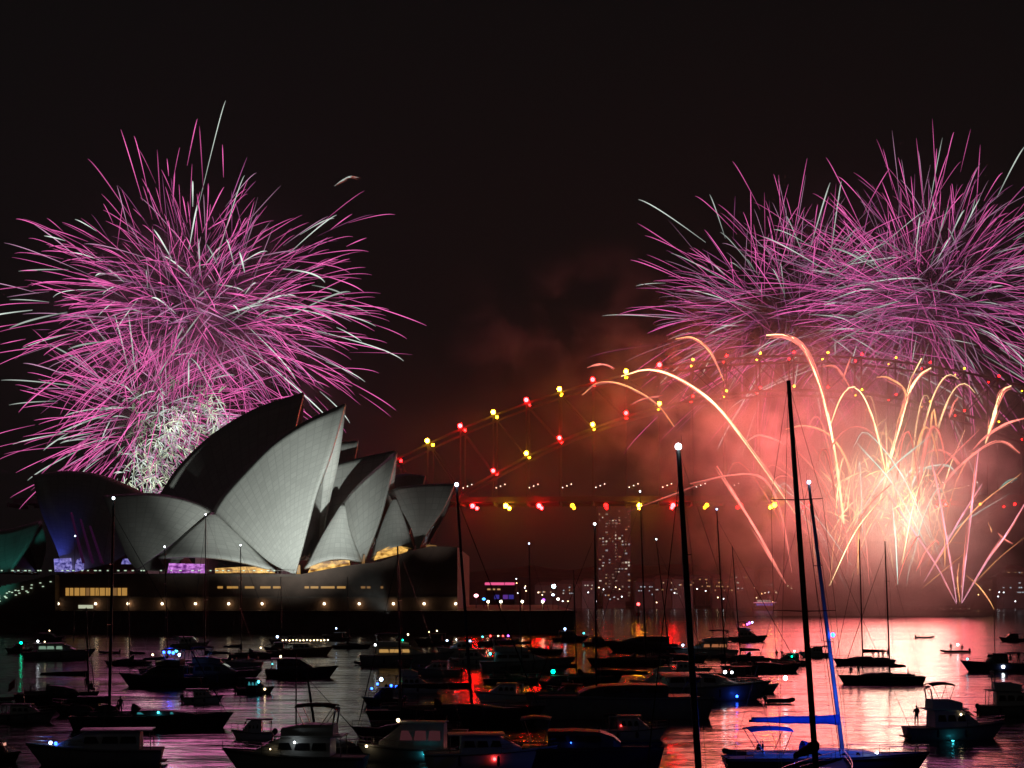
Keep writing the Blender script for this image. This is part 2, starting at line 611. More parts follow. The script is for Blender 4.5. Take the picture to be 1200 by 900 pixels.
# podium body, its north end rising like a bastion
xp = lambda x: px(x, 700, POD_D).x
b = MB()
out = [(xp(-80), z_walk + 0.004), (xp(536), z_walk + 0.004), (xp(536), wall_z(641, POD_D)), (xp(505), wall_z(640, POD_D)), (xp(478), wall_z(646, POD_D)), (xp(446), wall_z(658, POD_D)), (xp(405), wall_z(663, POD_D)), (xp(352), wall_z(673, POD_D)), (xp(70), z_pod), (xp(45), wall_z(680, POD_D)), (xp(-80), wall_z(706, POD_D))]
b.prism(out, POD_D, POD_D + 150)
fix_normals(b.build('podium', M_GRANITE, opera, at=O0))
b = MB()                                                   # stone ledge and plinth lines along the podium
b.box(xp(70), xp(352), POD_D - 0.5, POD_D - 0.004, z_pod - 1.0, z_pod - 0.2)
b.box(xp(-60), xp(536), POD_D - 0.4, POD_D - 0.004, wall_z(700, POD_D) - 0.25, wall_z(700, POD_D) + 0.25)
b.build('podium_ledge', M_GRANITE_D, opera, at=O0)
b = MB()                                                   # broad flight of steps at the south end
for k in range(24):
    t = k / 24
    x0, x1 = -80 + 0, 70 - 0
    zz0 = wall_z(706, POD_D) + (z_pod - wall_z(706, POD_D)) * 0.98 * t
    b.box(xp(-80 + 150 * t), xp(-80 + 150 * (t + 1 / 24)), POD_D - 5.5, POD_D - 0.01, z_walk + 0.01, zz0)
b.build('steps', M_GRANITE, opera, at=O0)

# lit openings
def emis(name, c, s):
    return mat(name, (0.05, 0.05, 0.05), 0.4, emit=c, strength=s)
def emis_room(name, c1, c2, s, scale):
    """A lit room behind glass: lamps, beams and people make it uneven."""
    m = emis(name, c1, s)
    t = m.node_tree
    b_ = t.nodes['Principled BSDF']
    co = t.nodes.new('ShaderNodeTexCoord'); mp = t.nodes.new('ShaderNodeMapping'); mp.inputs['Scale'].default_value = (1, 0.3, 1.6)
    no = t.nodes.new('ShaderNodeTexNoise'); no.inputs['Scale'].default_value = scale; no.inputs['Detail'].default_value = 4
    rp = t.nodes.new('ShaderNodeValToRGB')
    rp.color_ramp.elements[0].position = 0.36; rp.color_ramp.elements[0].color = (*[q * 0.22 for q in c2], 1)
    rp.color_ramp.elements[1].position = 0.66; rp.color_ramp.elements[1].color = (*c1, 1)
    t.links.new(co.outputs['Object'], mp.inputs[0]); t.links.new(mp.outputs[0], no.inputs['Vector']); t.links.new(no.outputs['Fac'], rp.inputs[0]); t.links.new(rp.outputs[0], b_.inputs['Emission Color'])
    return m
M_ROOM = emis_room('foyer_gold', (1.0, 0.58, 0.14), (0.8, 0.30, 0.05), 1.25, 0.45)
M_ROOM_V = emis_room('foyer_violet', (0.85, 0.30, 1.0), (0.6, 0.05, 0.9), 0.9, 0.7)
M_ROOM_B = emis_room('foyer_blue', (0.45, 0.40, 1.0), (0.1, 0.08, 0.9), 0.7, 0.9)
M_GOLD = emis('window_gold', (1.0, 0.52, 0.12), 0.42)
M_GOLD_D = emis('window_gold_dim', (1.0, 0.5, 0.16), 0.2)
M_PALE = emis('window_pale', (0.95, 1.0, 0.70), 0.5)
M_VIOLET = emis('window_violet', (0.75, 0.12, 1.0), 0.75)
M_BLUE = emis('window_blue', (0.10, 0.10, 1.0), 1.1)
M_PALEBLUE = emis('window_pale_blue', (0.35, 0.3, 1.0), 0.9)
def opening(x0, y0, x1, y1, d, m, name='window', slant=0.0):
    a, c = px(x0, y1, d), px(x1, y0, d)
    b = MB()
    b.box(a.x, c.x, d - 0.15, d + 0.15, a.z, c.z)
    o = b.build(name, m, opera, at=O0)
    f = MB()
    f.box(a.x - 0.2, a.x - 0.003, d - 0.3, d + 0.2, a.z - 0.2, c.z + 0.2)
    f.box(c.x + 0.003, c.x + 0.2, d - 0.3, d + 0.2, a.z - 0.2, c.z + 0.2)
    f.box(a.x, c.x, d - 0.3, d + 0.2, c.z + 0.003, c.z + 0.2)
    f.box(a.x, c.x, d - 0.3, d + 0.2, a.z - 0.2, a.z - 0.003)
    n = max(1, int((c.x - a.x) / 1.1))
    for q in range(1, n):
        xx = a.x + (c.x - a.x) * q / n
        f.box(xx - 0.06, xx + 0.06, d - 0.26, d - 0.153, a.z, c.z)
    f.build('window_frame', M_GRANITE_D, o)
rn = random.Random(3)
xs = 77
while xs < 147:
    wd = rn.choice((5, 6, 7))
    opening(xs, 689, xs + wd - 1.2, 698, POD_D - 0.1, M_GOLD if rn.random() < 0.72 else M_GOLD_D)
    xs += wd
for x0, x1 in ((255, 261), (266, 279), (287, 298), (305, 317), (320, 329), (357, 362), (364, 373), (376, 392), (395, 405), (423, 428), (430, 434), (446, 449)):
    opening(x0, 687, x1, 689.6, POD_D - 0.1, M_GOLD if x1 < 410 else M_GOLD_D)
for x0, x1, y0, y1 in ((54, 69, 713.5, 717.5), (92, 109, 709, 713)):
    opening(x0, y0, x1, y1, POD_D - 0.1, M_PALE)
# foyers glowing under the shells
def glow_wall(poly, d, m, depth=1.5):
    pts = [px(x, y, d) for x, y in poly]
    b = MB()
    b.prism([(p.x, p.z) for p in pts], d, d + depth)
    fix_normals(b.build('foyer_window', m, opera, at=O0))
glow_wall([(196, 671.5), (198, 660), (240, 661), (240, 671.5)], S_D - 23.0, M_ROOM_V)
glow_wall([(252, 671.5), (252, 666), (288, 664), (313, 665), (322, 671.5)], S_D - 24.5, M_ROOM)
glow_wall([(361, 671), (364, 664), (380, 658), (394, 657), (409, 656), (410, 663), (398, 664)], S_D - 22.0, M_ROOM)
glow_wall([(438, 656.5), (442, 647), (455, 641), (470, 640), (478, 644), (476, 647)], S_D - 19.0, M_ROOM)
glow_wall([(498, 648), (500, 638), (511, 639), (513, 644)], S_D - 10, M_GOLD_D)
glow_wall([(347.5, 674), (349, 662), (351, 662), (351.5, 674)], S_D - 25, M_GOLD)
glow_wall([(424, 661), (426, 650), (427.5, 650), (427, 661)], S_D - 22, M_GOLD_D)
glow_wall([(64, 670), (63, 655), (82, 654), (84, 670)], C_D - 31, M_ROOM_B)
glow_wall([(86, 670), (90, 656), (97, 653), (97, 668)], C_D - 31, M_ROOM_B)
glow_wall([(142, 661), (144, 655), (155, 654), (156, 661)], C_D - 31, M_ROOM_B)
for q in range(3):                                         # tall violet slots of the glass wall
    x0 = 88 + q * 11
    glow_wall([(x0 + 8, 660), (x0 - 6, 600 + q * 8), (x0 - 4.5, 600 + q * 8), (x0 + 10.5, 660)], C_D - 31.5, emis('window_slot_violet', (0.35, 0.06, 0.35), 0.05))
# a rail with small lights along the podium edge, another down the steps
b = MB()
b.box(xp(60), xp(350), POD_D + 0.4, POD_D + 0.5, z_pod + 0.9, z_pod + 1.0)
for k in range(60):
    x = xp(60 + 290 * k / 59)
    b.box(x - 0.04, x + 0.04, POD_D + 0.42, POD_D + 0.48, z_pod, z_pod + 0.9)
b.build('handrail', M_RIB, opera, at=O0)
lw = lamp_mat('rail_light', (0.75, 1.0, 0.72), 0.8)
for k in range(44):
    x = xp(4 + 326 * k / 43 + rn.uniform(-2.5, 2.5))
    if rn.random() < 0.8:
        MB().box(x - 0.25, x + rn.uniform(0.2, 0.6), POD_D + 0.3, POD_D + 0.39, z_pod + 0.75, z_pod + 1.05).build('rail_light', lw, opera, at=O0)
for k in range(22):
    t = rn.random()
    x, y = 66 - 70 * t, 676 + 26 * t + rn.uniform(-3, 8)
    p = px(x, y, POD_D - 6)
    MB().box(p.x - 0.3, p.x + 0.3, p.y, p.y + 0.1, p.z, p.z + 0.25).build('step_light', lw, opera, at=O0)
# globe lamps along the wall
gl = lamp_mat('globe_lamp', (1.0, 0.86, 0.6), 4.5)
for x in (27, 68, 112, 150, 190, 229, 268, 307, 380, 421, 461, 497, 534):
    p = px(x, 707.5, POD_D - 1.6)
    b = MB(); b.ball(p, 0.42, 8, 6)
    g = b.build('globe_lamp', gl, opera, True, O0)
    b = MB(); b.tube([(p.x, p.y, z_walk), (p.x, p.y, p.z - 0.5)], 0.09, 6)
    b.build('lamp_post', M_RIB, g)
    point_light('lamp_bulb', p - O0 + Vector((0, 0.9, -0.1)), 70, (1.0, 0.62, 0.28), 0.4, opera)

# floodlights on the sails
def flood(x, y, d, tx, ty, td, power, color, ang, blend=0.8):
    spot_light('floodlight', px(x, y, d), px(tx, ty, td), power, color, ang, blend, 1.0)
flood(455, 716, SEA_D - 130, 326, 577, S_D - 12, 1300000, (0.92, 1.0, 0.94), 25, 0.85)
flood(300, 716, SEA_D - 80, 200, 622, S_D - 12, 72000, (0.92, 1.0, 0.95), 18, 1.0)
flood(500, 716, SEA_D - 70, 426, 596, S_D - 12, 135000, (0.93, 1.0, 0.94), 20, 0.9)
flood(560, 716, SEA_D - 60, 494, 598, S_D - 12, 55000, (1.0, 0.96, 0.90), 16, 0.9)
flood(-20, 716, SEA_D - 10, 0, 640, 548, 12000, (0.10, 0.9, 0.75), 50)
spot_light('floodlight', px(60, 668, C_D - 40), px(62, 600, C_D - 10), 7000, (0.08, 0.12, 1.0), 60, 1.0, 0.6)
# ------------------------------------------------------------------ fireworks
MAXP = 90
def trail(start, vel, t0, t1, drag, g, wind, n=12):
    """A spark's path under drag and gravity from time t0 to t1."""
    pts = []
    for i in range(n):
        t = t0 + (t1 - t0) * i / (n - 1)
        e = (1 - math.exp(-drag * t)) / drag
        pts.append(start + vel * e + Vector(wind) * (t - e) + Vector((0, 0, -g)) * ((t - e) / drag))
    return pts

def burst(name, label, centre, R_m, specs, seed, squash=1.0, jit=0.16, group='fireworks in the night sky', wind=(0, 0, 0)):
    """specs: (count, material, speed range, t0 range, life range, tube radius, taper, part name)"""
    rnd = random.Random(seed)
    root = empty(name, centre, 0, label, 'firework', group)
    for cnt, m, sp, t0r, t1r, rad, gl, part in specs:
        items = []
        for k in range(cnt):
            while True:
                d = Vector((rnd.gauss(0, 1), rnd.gauss(0, 1) * 0.8, rnd.gauss(0, 1))).normalized()
                if d.z > -0.75 or rnd.random() < 0.5:
                    break
            v = d * R_m * rnd.uniform(*sp) * 1.35
            v.z *= squash
            t0, t1 = rnd.uniform(*t0r), rnd.uniform(*t1r)
            c0 = Vector((rnd.gauss(0, 1), rnd.gauss(0, 1), rnd.gauss(0, 0.8))) * (R_m * jit)
            pts = trail(c0, v, t0, t1, 1.15, R_m * 0.045, wind, 13)
            n = len(pts)
            w = rnd.uniform(0.55, 1.15)
            b0 = rnd.uniform(0.35, 1.0) * gl
            rr = [rad * w * (0.35 + 0.65 * math.sin(PI * (0.12 + 0.80 * i / (n - 1)))) for i in range(n)]
            gg = [b0 * (0.18 + 0.9 * math.sin(PI * min(1, (0.08 + 0.85 * i / (n - 1)))) ** 1.2) for i in range(n)]
            L = sum((b - a).length for a, b in zip(pts, pts[1:]))
            items.append((L * w, pts, rr, gg))
        items.sort(key=lambda q: -q[0])
        one = MAXP if cnt <= MAXP else MAXP // 2
        for L, pts, rr, gg in items[:one]:
            MB().tube(pts, rr, 3, False, gg).build(part, m, root)
        if len(items) > one:
            b = MB()
            for L, pts, rr, gg in items[one:]:
                b.tube(pts, rr, 3, False, gg)
            tag(b.build('spark_shower', m, root), kind='stuff')
    return root

PINK = spark_mat('spark_magenta', (0.95, 0.15, 0.50), 1.0)
MAUVE = spark_mat('spark_mauve', (0.85, 0.20, 0.60), 0.85)
WHITE = spark_mat('spark_white', (0.82, 0.95, 0.86), 1.0)
LIME = spark_mat('spark_pale_green', (0.88, 1.0, 0.70), 1.2)
GOLD = spark_mat('spark_gold', (1.0, 0.46, 0.17), 1.7)
CORAL = spark_mat('spark_coral', (1.0, 0.25, 0.19), 1.2)
HOT = spark_mat('spark_hot', (1.0, 0.72, 0.34), 2.4)
TEALW = spark_mat('spark_sea_white', (0.62, 1.0, 0.85), 1.0)
D_L, D_R = 860.0, 960.0
mL, mR = D_L / FPX, D_R / FPX

PALE = spark_mat('spark_lilac', (0.95, 0.48, 0.78), 1.0)
burst('chrysanthemum_firework', 'largest round magenta firework streaked with white high above the tall black sail', px(230, 368, D_L), 198 * mL,
      [(560, PINK, (0.62, 1.08), (0.3, 1.15), (1.5, 2.7), 0.22, 1.45, 'spark_trail'),
       (110, PALE, (0.4, 1.04), (0.2, 0.8), (1.2, 2.4), 0.27, 0.75, 'pale_spark_trail'),
       (300, MAUVE, (0.3, 0.95), (0.2, 1.0), (0.9, 2.2), 0.20, 0.75, 'faint_spark_trail'),
       (64, WHITE, (0.5, 1.15), (0.3, 1.2), (1.7, 2.9), 0.38, 1.15, 'white_comet_trail')], 11, squash=0.84, jit=0.16)
burst('chrysanthemum_firework', 'smaller magenta firework low down behind the violet lit black sail', px(175, 486, D_L + 20), 152 * mL,
      [(340, PINK, (0.65, 1.08), (0.2, 0.8), (1.3, 2.5), 0.22, 1.4, 'spark_trail'),
       (70, PALE, (0.5, 1.0), (0.2, 0.8), (1.2, 2.4), 0.26, 0.8, 'pale_spark_trail'),
       (50, WHITE, (0.45, 1.05), (0.15, 0.9), (1.6, 2.5), 0.38, 1.0, 'white_comet_trail')], 12, squash=0.8, jit=0.13)
burst('chrysanthemum_firework', 'widest magenta and white firework above the bright barge, cut by the edge of the picture', px(1082, 352, D_R), 192 * mR,
      [(400, PINK, (0.6, 1.12), (0.25, 1.0), (1.5, 2.7), 0.22, 1.25, 'spark_trail'),
       (170, PALE, (0.5, 1.05), (0.1, 0.7), (1.2, 2.4), 0.22, 0.55, 'pale_spark_trail'),
       (220, MAUVE, (0.35, 1.0), (0.15, 0.9), (1.0, 2.3), 0.22, 0.6, 'faint_spark_trail'),
       (66, WHITE, (0.5, 1.2), (0.3, 1.2), (1.8, 2.8), 0.36, 0.85, 'white_comet_trail')], 13, squash=0.88, jit=0.13)
burst('chrysanthemum_firework', 'mauve and white firework over the crown of the bridge arch, beside the widest one', px(925, 372, D_R + 15), 178 * mR,
      [(290, PINK, (0.58, 1.12), (0.25, 0.9), (1.5, 2.6), 0.22, 1.2, 'spark_trail'),
       (120, PALE, (0.5, 1.05), (0.1, 0.7), (1.2, 2.4), 0.22, 0.55, 'pale_spark_trail'),
       (150, MAUVE, (0.35, 1.0), (0.15, 0.9), (1.0, 2.3), 0.22, 0.55, 'faint_spark_trail'),
       (50, WHITE, (0.55, 1.15), (0.3, 1.2), (1.8, 2.8), 0.36, 0.85, 'white_comet_trail')], 14, squash=0.88, jit=0.15)

def crackle(label, spots, seed):
    """Many small stars that pop at once, each throwing a few short straight sparks."""
    rnd = random.Random(seed)
    c0 = px(*spots[0][:2], D_L - 10)
    root = empty('crackle_firework', c0, 0, label, 'firework', 'fireworks in the night sky')
    big, rest = {LIME: MB(), PALE: MB(), WHITE: MB()}, 0
    made = 0
    for x, y, r, n in spots:
        c = px(x, y, D_L - 10) - c0
        for k in range(n):
            d = Vector((rnd.gauss(0, 1), rnd.gauss(0, 0.7), rnd.gauss(0, 1)))
            p0 = c + d * r * mL * 0.55
            m = rnd.choice((LIME, LIME, WHITE, PALE))
            b0 = rnd.uniform(0.4, 1.5) * math.exp(-0.35 * (d.x ** 2 + d.z ** 2))
            for q in range(rnd.randint(4, 8)):
                v = Vector((rnd.gauss(0, 1), rnd.gauss(0, 1), rnd.gauss(0, 1))).normalized() * rnd.uniform(3.0, 9.0)
                u = rnd.uniform(0.05, 0.4)
                pts = [p0 + v * (u + (1 - u) * t) + Vector((0, 0, -1.6 * t * t)) for t in (0, 0.25, 0.5, 0.75, 1.0)]
                rr = [0.12, 0.22, 0.24, 0.2, 0.1]
                gg = [b0 * q_ for q_ in (0.5, 1.0, 1, 0.7, 0.2)]
                if made < MAXP and rnd.random() < 0.12:
                    MB().tube(pts, rr, 3, False, gg).build('crackling_spark', m, root); made += 1
                else:
                    big[m].tube(pts, rr, 3, False, gg)
    for m, b in big.items():
        tag(b.build('spark_shower', m, root), kind='stuff')
crackle('pale green crackling firework squeezed between two black sails', [(165, 548, 34, 44), (205, 515, 38, 46), (188, 560, 24, 26), (250, 488, 28, 34), (215, 492, 46, 34)], 21)

def arc(root, o0, pts, d, m, rad, gl, name='comet_trail', head=0.8):
    """One comet's trail through photograph points, brightest near its head: a burning core and the loose sparks that peel off it."""
    P = resample([px(x, y, d) - o0 for x, y in pts], 26)
    n = len(P)
    ar = random.Random(int(pts[0][0] * 7 + pts[0][1] * 13))
    rr = [rad * 0.50 * (0.30 + 0.70 * math.sin(PI * min(1.0, 0.06 + 0.90 * i / (n - 1)))) * ar.uniform(0.85, 1.15) for i in range(n)]
    gg = [gl * (0.20 + 0.80 * math.sin(PI * (0.08 + head * i / (n - 1)))) * ar.uniform(0.75, 1.2) for i in range(n)]
    o = MB().tube(P, rr, 5, False, gg).build(name, m, root)
    b = MB()
    for k in range(int(5 + rad * 9)):
        i0 = ar.randint(0, n - 8)
        i1 = min(n - 1, i0 + ar.randint(5, 14))
        off = Vector((ar.gauss(0, 1), ar.gauss(0, 1), ar.gauss(0, 0.6))) * rad * 0.6
        Q = [P[i] + off * (0.3 + 0.8 * (i - i0) / (i1 - i0)) + Vector((0, 0, -0.05 * (i - i0))) for i in range(i0, i1 + 1)]
        m_ = len(Q)
        g2 = gl * ar.uniform(0.2, 0.7)
        b.tube(Q, [rad * 0.17 * (0.3 + math.sin(PI * i / (m_ - 1))) for i in range(m_)], 3, False, [g2 * (0.15 + math.sin(PI * (i + 0.5) / m_)) for i in range(m_)])
    tag(b.build('spark_shower', CORAL if m is not TEALW else TEALW, o), kind='stuff')
    return o

BG_D = 872.0
bg0 = px(1040, 712, BG_D); bg0.z = 2.0
comets = empty('comet_firework', bg0, 0, 'bright gold and coral comet fountain rising from the water by the glowing smoke', 'firework', 'fireworks in the night sky')
def C(pts, m=GOLD, rad=0.8, gl=1.6, d=BG_D, root=comets, o0=bg0):
    arc(root, o0, pts, d, m, rad, gl)
C([(932, 602), (902, 558), (872, 516), (838, 474), (800, 446), (762, 433), (728, 441)], HOT, 1.2, 2.2)
C([(989, 614), (981, 550), (968, 478), (955, 437), (940, 406), (921, 393), (898, 393)], HOT, 1.5, 2.4)
C([(1030, 592), (1038, 558), (1049, 516), (1061, 474), (1068, 444), (1080, 420)], HOT, 1.5, 2.2)
C([(1052, 505), (1064, 463), (1078, 440), (1091, 431)], HOT, 1.3, 2.2)
C([(1050, 500), (1061, 461), (1042, 443), (1027, 442)], GOLD, 1.0, 1.6)
C([(1155, 520), (1163, 493), (1174, 459), (1185, 452)], HOT, 1.6, 1.7)
C([(1140, 527), (1155, 512), (1178, 497), (1205, 489)], CORAL, 1.1, 2.0)
C([(1072, 607), (1095, 580), (1125, 546), (1159, 520), (1178, 518), (1195, 531)], CORAL, 1.1, 2.0)
C([(1076, 537), (1098, 527), (1117, 535), (1127, 546)], CORAL, 0.9, 1.8)
C([(921, 684), (890, 628), (862, 582), (840, 546)], CORAL, 1.1, 2.6)
C([(928, 671), (917, 607), (902, 569), (883, 556), (849, 558), (808, 567)], CORAL, 0.9, 1.6)
C([(688, 431), (700, 427), (712, 428), (720, 432)], CORAL, 0.8, 1.4)
C([(790, 500), (773, 477), (750, 460), (723, 449), (700, 449), (682, 463)], GOLD, 0.9, 1.2)
C([(738, 475), (753, 468), (777, 463)], CORAL, 0.8, 1.0)
C([(848, 446), (832, 412), (812, 396), (792, 397)], GOLD, 1.0, 1.8)
C([(874, 518), (891, 510), (921, 520)], CORAL, 0.8, 1.6)
C([(1004, 640), (1002, 622), (997, 554), (974, 512), (944, 499), (921, 503)], GOLD, 1.1, 1.9)
C([(1000, 461), (981, 431), (963, 429)], CORAL, 0.8, 1.5)
C([(987, 448), (992, 432), (997, 418)], CORAL, 0.8, 1.5)
C([(1112, 491), (1117, 474), (1123, 465)], CORAL, 0.9, 1.6)
C([(1061, 600), (1072, 560), (1085, 548), (1110, 545), (1121, 556)], TEALW, 0.8, 1.6)
C([(1050, 580), (1066, 553), (1078, 548), (1098, 550)], TEALW, 0.8, 1.6)
C([(735, 600), (800, 575), (838, 560)], CORAL, 0.6, 0.5)
C([(930, 560), (915, 558), (903, 565)], CORAL, 0.6, 1.0)
rnd = random.Random(78)
for k in range(17):                                        # tall arcs thrown out to both sides
    bx, by = rnd.choice((985, 1050, 1062, 1075)) + rnd.uniform(-12, 12), rnd.uniform(600, 680)
    up, out = rnd.uniform(90, 215), rnd.gauss(0, 90)
    P = []
    tmax = rnd.uniform(0.55, 0.85)
    for q in range(7):
        u = 0.12 + (tmax - 0.12) * q / 6
        P.append((bx + out * u * 1.2, by - up * (4 * u * (1 - u)) * 1.0))
    C(P, rnd.choice((GOLD, HOT, GOLD, CORAL)), rnd.uniform(0.6, 1.15), rnd.uniform(0.7, 1.7), d=BG_D + rnd.uniform(-20, 20))
rnd = random.Random(77)
for k in range(84):                                        # the dense inner fountain
    bx = rnd.choice((rnd.gauss(1062, 20), rnd.gauss(985, 14), rnd.uniform(930, 1110)))
    by = rnd.uniform(610, 690)
    ang = rnd.gauss(0, 0.42)
    ln = rnd.uniform(40, 150)
    dx, dy = math.sin(ang) * ln, -math.cos(ang) * ln
    sag = rnd.uniform(0.0, 0.25) * ln * (1 if dx > 0 else -1)
    P = [(bx, by), (bx + dx * 0.5, by + dy * 0.6), (bx + dx + sag * 0.3, by + dy)]
    if rnd.random() < 0.4:
        P.append((bx + dx + sag, by + dy * 0.86))
    C(P, rnd.choice((GOLD, CORAL, HOT, TEALW, CORAL)), rnd.uniform(0.3, 0.6), rnd.uniform(0.6, 2.2), d=BG_D + rnd.uniform(-25, 25))

b = MB()  # extra hot sparks added to whiten the heart of the fountain
for k in range(190):
    x0, y0 = rnd.choice(((1064, 606), (1064, 606), (1040, 570), (990, 580)))
    p0 = px(x0 + rnd.gauss(0, 15), y0 + rnd.gauss(0, 26), BG_D + rnd.gauss(0, 8)) - bg0
    v = Vector((rnd.gauss(0, 0.8), rnd.gauss(0, 0.5), abs(rnd.gauss(0, 1)) + 0.4)).normalized() * rnd.uniform(4, 22)
    pts = [p0 + v * t + Vector((0, 0, -3.0 * t * t)) for t in (0, 0.3, 0.6, 1.0)]
    g0 = rnd.uniform(0.4, 1.6)
    b.tube(pts, [0.08, 0.2, 0.18, 0.06], 3, False, [g0 * 0.6, g0, g0 * 0.8, g0 * 0.3])
tag(b.build('spark_shower', HOT, comets), kind='stuff')
fan0 = px(1123, 711, BG_D - 10); fan0.z = 1.6
fan = empty('comet_firework', fan0, 0, 'spread fan of straight pink comets shot up from one spot on the water', 'firework', 'fireworks in the night sky')
PINKW = spark_mat('spark_pink_white', (1.0, 0.42, 0.55), 1.0)
for pts, m, rad, gl in (([(1121, 708), (1098, 664), (1065, 614), (1035, 570)], PINKW, 0.7, 1.5), ([(1121, 706), (1117, 679), (1105, 605), (1091, 535)], PINKW, 0.9, 2.2), ([(1127, 706), (1130, 670), (1138, 600), (1147, 525)], PINKW, 0.9, 2.2),
                        ([(1127, 707), (1155, 660), (1180, 625), (1204, 585)], PINKW, 0.9, 2.2), ([(1083, 682), (1110, 635), (1130, 600), (1151, 567)], PINKW, 0.8, 1.6), ([(1165, 714), (1157, 700), (1145, 685), (1132, 674)], GOLD, 0.6, 1.0),
                        ([(1125, 706), (1122, 680), (1124, 660)], GOLD, 0.6, 1.2), ([(1080, 690), (1110, 665), (1135, 645)], GOLD, 0.45, 0.5), ([(1135, 690), (1170, 655), (1200, 630)], GOLD, 0.45, 0.45), ([(1170, 575), (1180, 565), (1192, 560)], TEALW, 1.3, 0.4),
                        ([(1158, 612), (1162, 622), (1161, 624)], GOLD, 0.5, 0.9), ([(1169, 624), (1178, 632), (1187, 637)], CORAL, 0.6, 1.2)):
    arc(fan, fan0, pts, BG_D - 10, m, rad, gl)
# a stray white comet over the harbour
st0 = px(405, 215, D_L)
stray = empty('comet_firework', st0, 0, 'lone short white comet curving in the black sky beside the largest firework', 'firework', 'fireworks in the night sky')
arc(stray, st0, [(392, 218), (402, 211), (411, 207), (420, 208)], D_L, WHITE, 0.9, 0.6)

# light that the burning shells give
point_light('burst_glow', px(228, 380, D_L), 2.6e5, (1.0, 0.24, 0.55), 55)
point_light('burst_glow', px(1050, 345, D_R), 1.2e5, (1.0, 0.22, 0.55), 45)
for x, y, p, c, r in ((1064, 608, 2.0e5, (1.0, 0.64, 0.48), 24), (1045, 560, 1.1e5, (1.0, 0.56, 0.42), 24), (990, 580, 0.9e5, (1.0, 0.38, 0.30), 24), (1000, 640, 0.8e5, (1.0, 0.13, 0.14), 30), (1085, 650, 0.7e5, (1.0, 0.13, 0.14), 30), (905, 510, 1.9e5, (1.0, 0.17, 0.155), 28), (935, 605, 1.2e5, (1.0, 0.15, 0.15), 30), (840, 470, 1.1e5, (1.0, 0.18, 0.13), 24), (1120, 545, 0.9e5, (1.0, 0.19, 0.20), 28), (980, 480, 0.9e5, (1.0, 0.19, 0.20), 28)):
    point_light('comet_glow', px(x, y, BG_D - 10), p, c, r)
point_light('burst_glow', px(192, 530, D_L), 0.5e5, (1.0, 0.75, 0.72), 14)

# drifting smoke, and a thin mist added round the bridge
def smoke(name, c, size, dens, scale, seed, thr=0.42, color=(0.90, 0.87, 0.87)):
    b = MB().box(-1, 1, -1, 1, -1, 1)
    m = bpy.data.materials.new('smoke')
    m.use_nodes = True
    t = m.node_tree
    for n in list(t.nodes):
        t.nodes.remove(n)
    N, L = t.nodes.new, t.links.new
    o = N('ShaderNodeOutputMaterial'); v = N('ShaderNodeVolumePrincipled')
    v.inputs['Color'].default_value = (*color, 1)
    v.inputs['Anisotropy'].default_value = 0.1
    co = N('ShaderNodeTexCoord')
    ln = N('ShaderNodeVectorMath'); ln.operation = 'LENGTH'
    fall = N('ShaderNodeMapRange'); fall.inputs['From Min'].default_value = 1.0; fall.inputs['From Max'].default_value = 0.25
    fall.interpolation_type = 'SMOOTHSTEP'
    mp = N('ShaderNodeMapping'); mp.inputs['Location'].default_value = (seed * 3.7, seed, 0)
    mp.inputs['Scale'].default_value = (size[0] / 50, size[1] / 50, size[2] / 50)
    no = N('ShaderNodeTexNoise'); no.inputs['Scale'].default_value = scale; no.inputs['Detail'].default_value = 5; no.inputs['Distortion'].default_value = 0.6
    th = N('ShaderNodeMapRange'); th.inputs['From Min'].default_value = thr; th.inputs['From Max'].default_value = thr + 0.20
    mu = N('ShaderNodeMath'); mu.operation = 'MULTIPLY'
    mu2 = N('ShaderNodeMath'); mu2.operation = 'MULTIPLY'; mu2.inputs[1].default_value = dens
    L(co.outputs['Object'], ln.inputs[0]); L(ln.outputs['Value'], fall.inputs['Value'])
    L(co.outputs['Object'], mp.inputs['Vector']); L(mp.outputs[0], no.inputs['Vector']); L(no.outputs['Fac'], th.inputs['Value'])
    L(fall.outputs[0], mu.inputs[0]); L(th.outputs[0], mu.inputs[1]); L(mu.outputs[0], mu2.inputs[0]); L(mu2.outputs[0], v.inputs['Density'])
    L(v.outputs[0], o.inputs['Volume'])
    m.cycles.volume_step_rate = 1.0
    s = b.build(name, m)
    s.location = c
    s.scale = size
    return tag(s, kind='stuff')
smoke('smoke', px(1008, 590, BG_D), (108, 48, 92), 0.065, 2.8, 1, 0.40)
smoke('smoke', px(1015, 672, BG_D + 4), (86, 40, 46), 0.050, 2.2, 7, 0.36)
smoke('smoke', px(1010, 480, BG_D - 28), (140, 24, 62), 0.012, 2.0, 8, 0.36)
smoke('smoke', px(880, 480, BG_D + 5), (118, 45, 68), 0.028, 2.4, 2, 0.46)
smoke('smoke', px(690, 395, BG_D), (100, 35, 56), 0.0075, 1.7, 3, 0.50)
smoke('smoke', (br_x - 40, BR_D - 4, 76), (310, 42, 110), 0.0019, 0.35, 4, 0.24)  # mist added along the bridge to give its lamps halos
smoke('smoke', px(225, 400, D_L), (100, 60, 92), 0.0032, 2.0, 5, 0.42)
smoke('smoke', px(1040, 340, D_R), (120, 60, 80), 0.0022, 1.8, 6, 0.40)
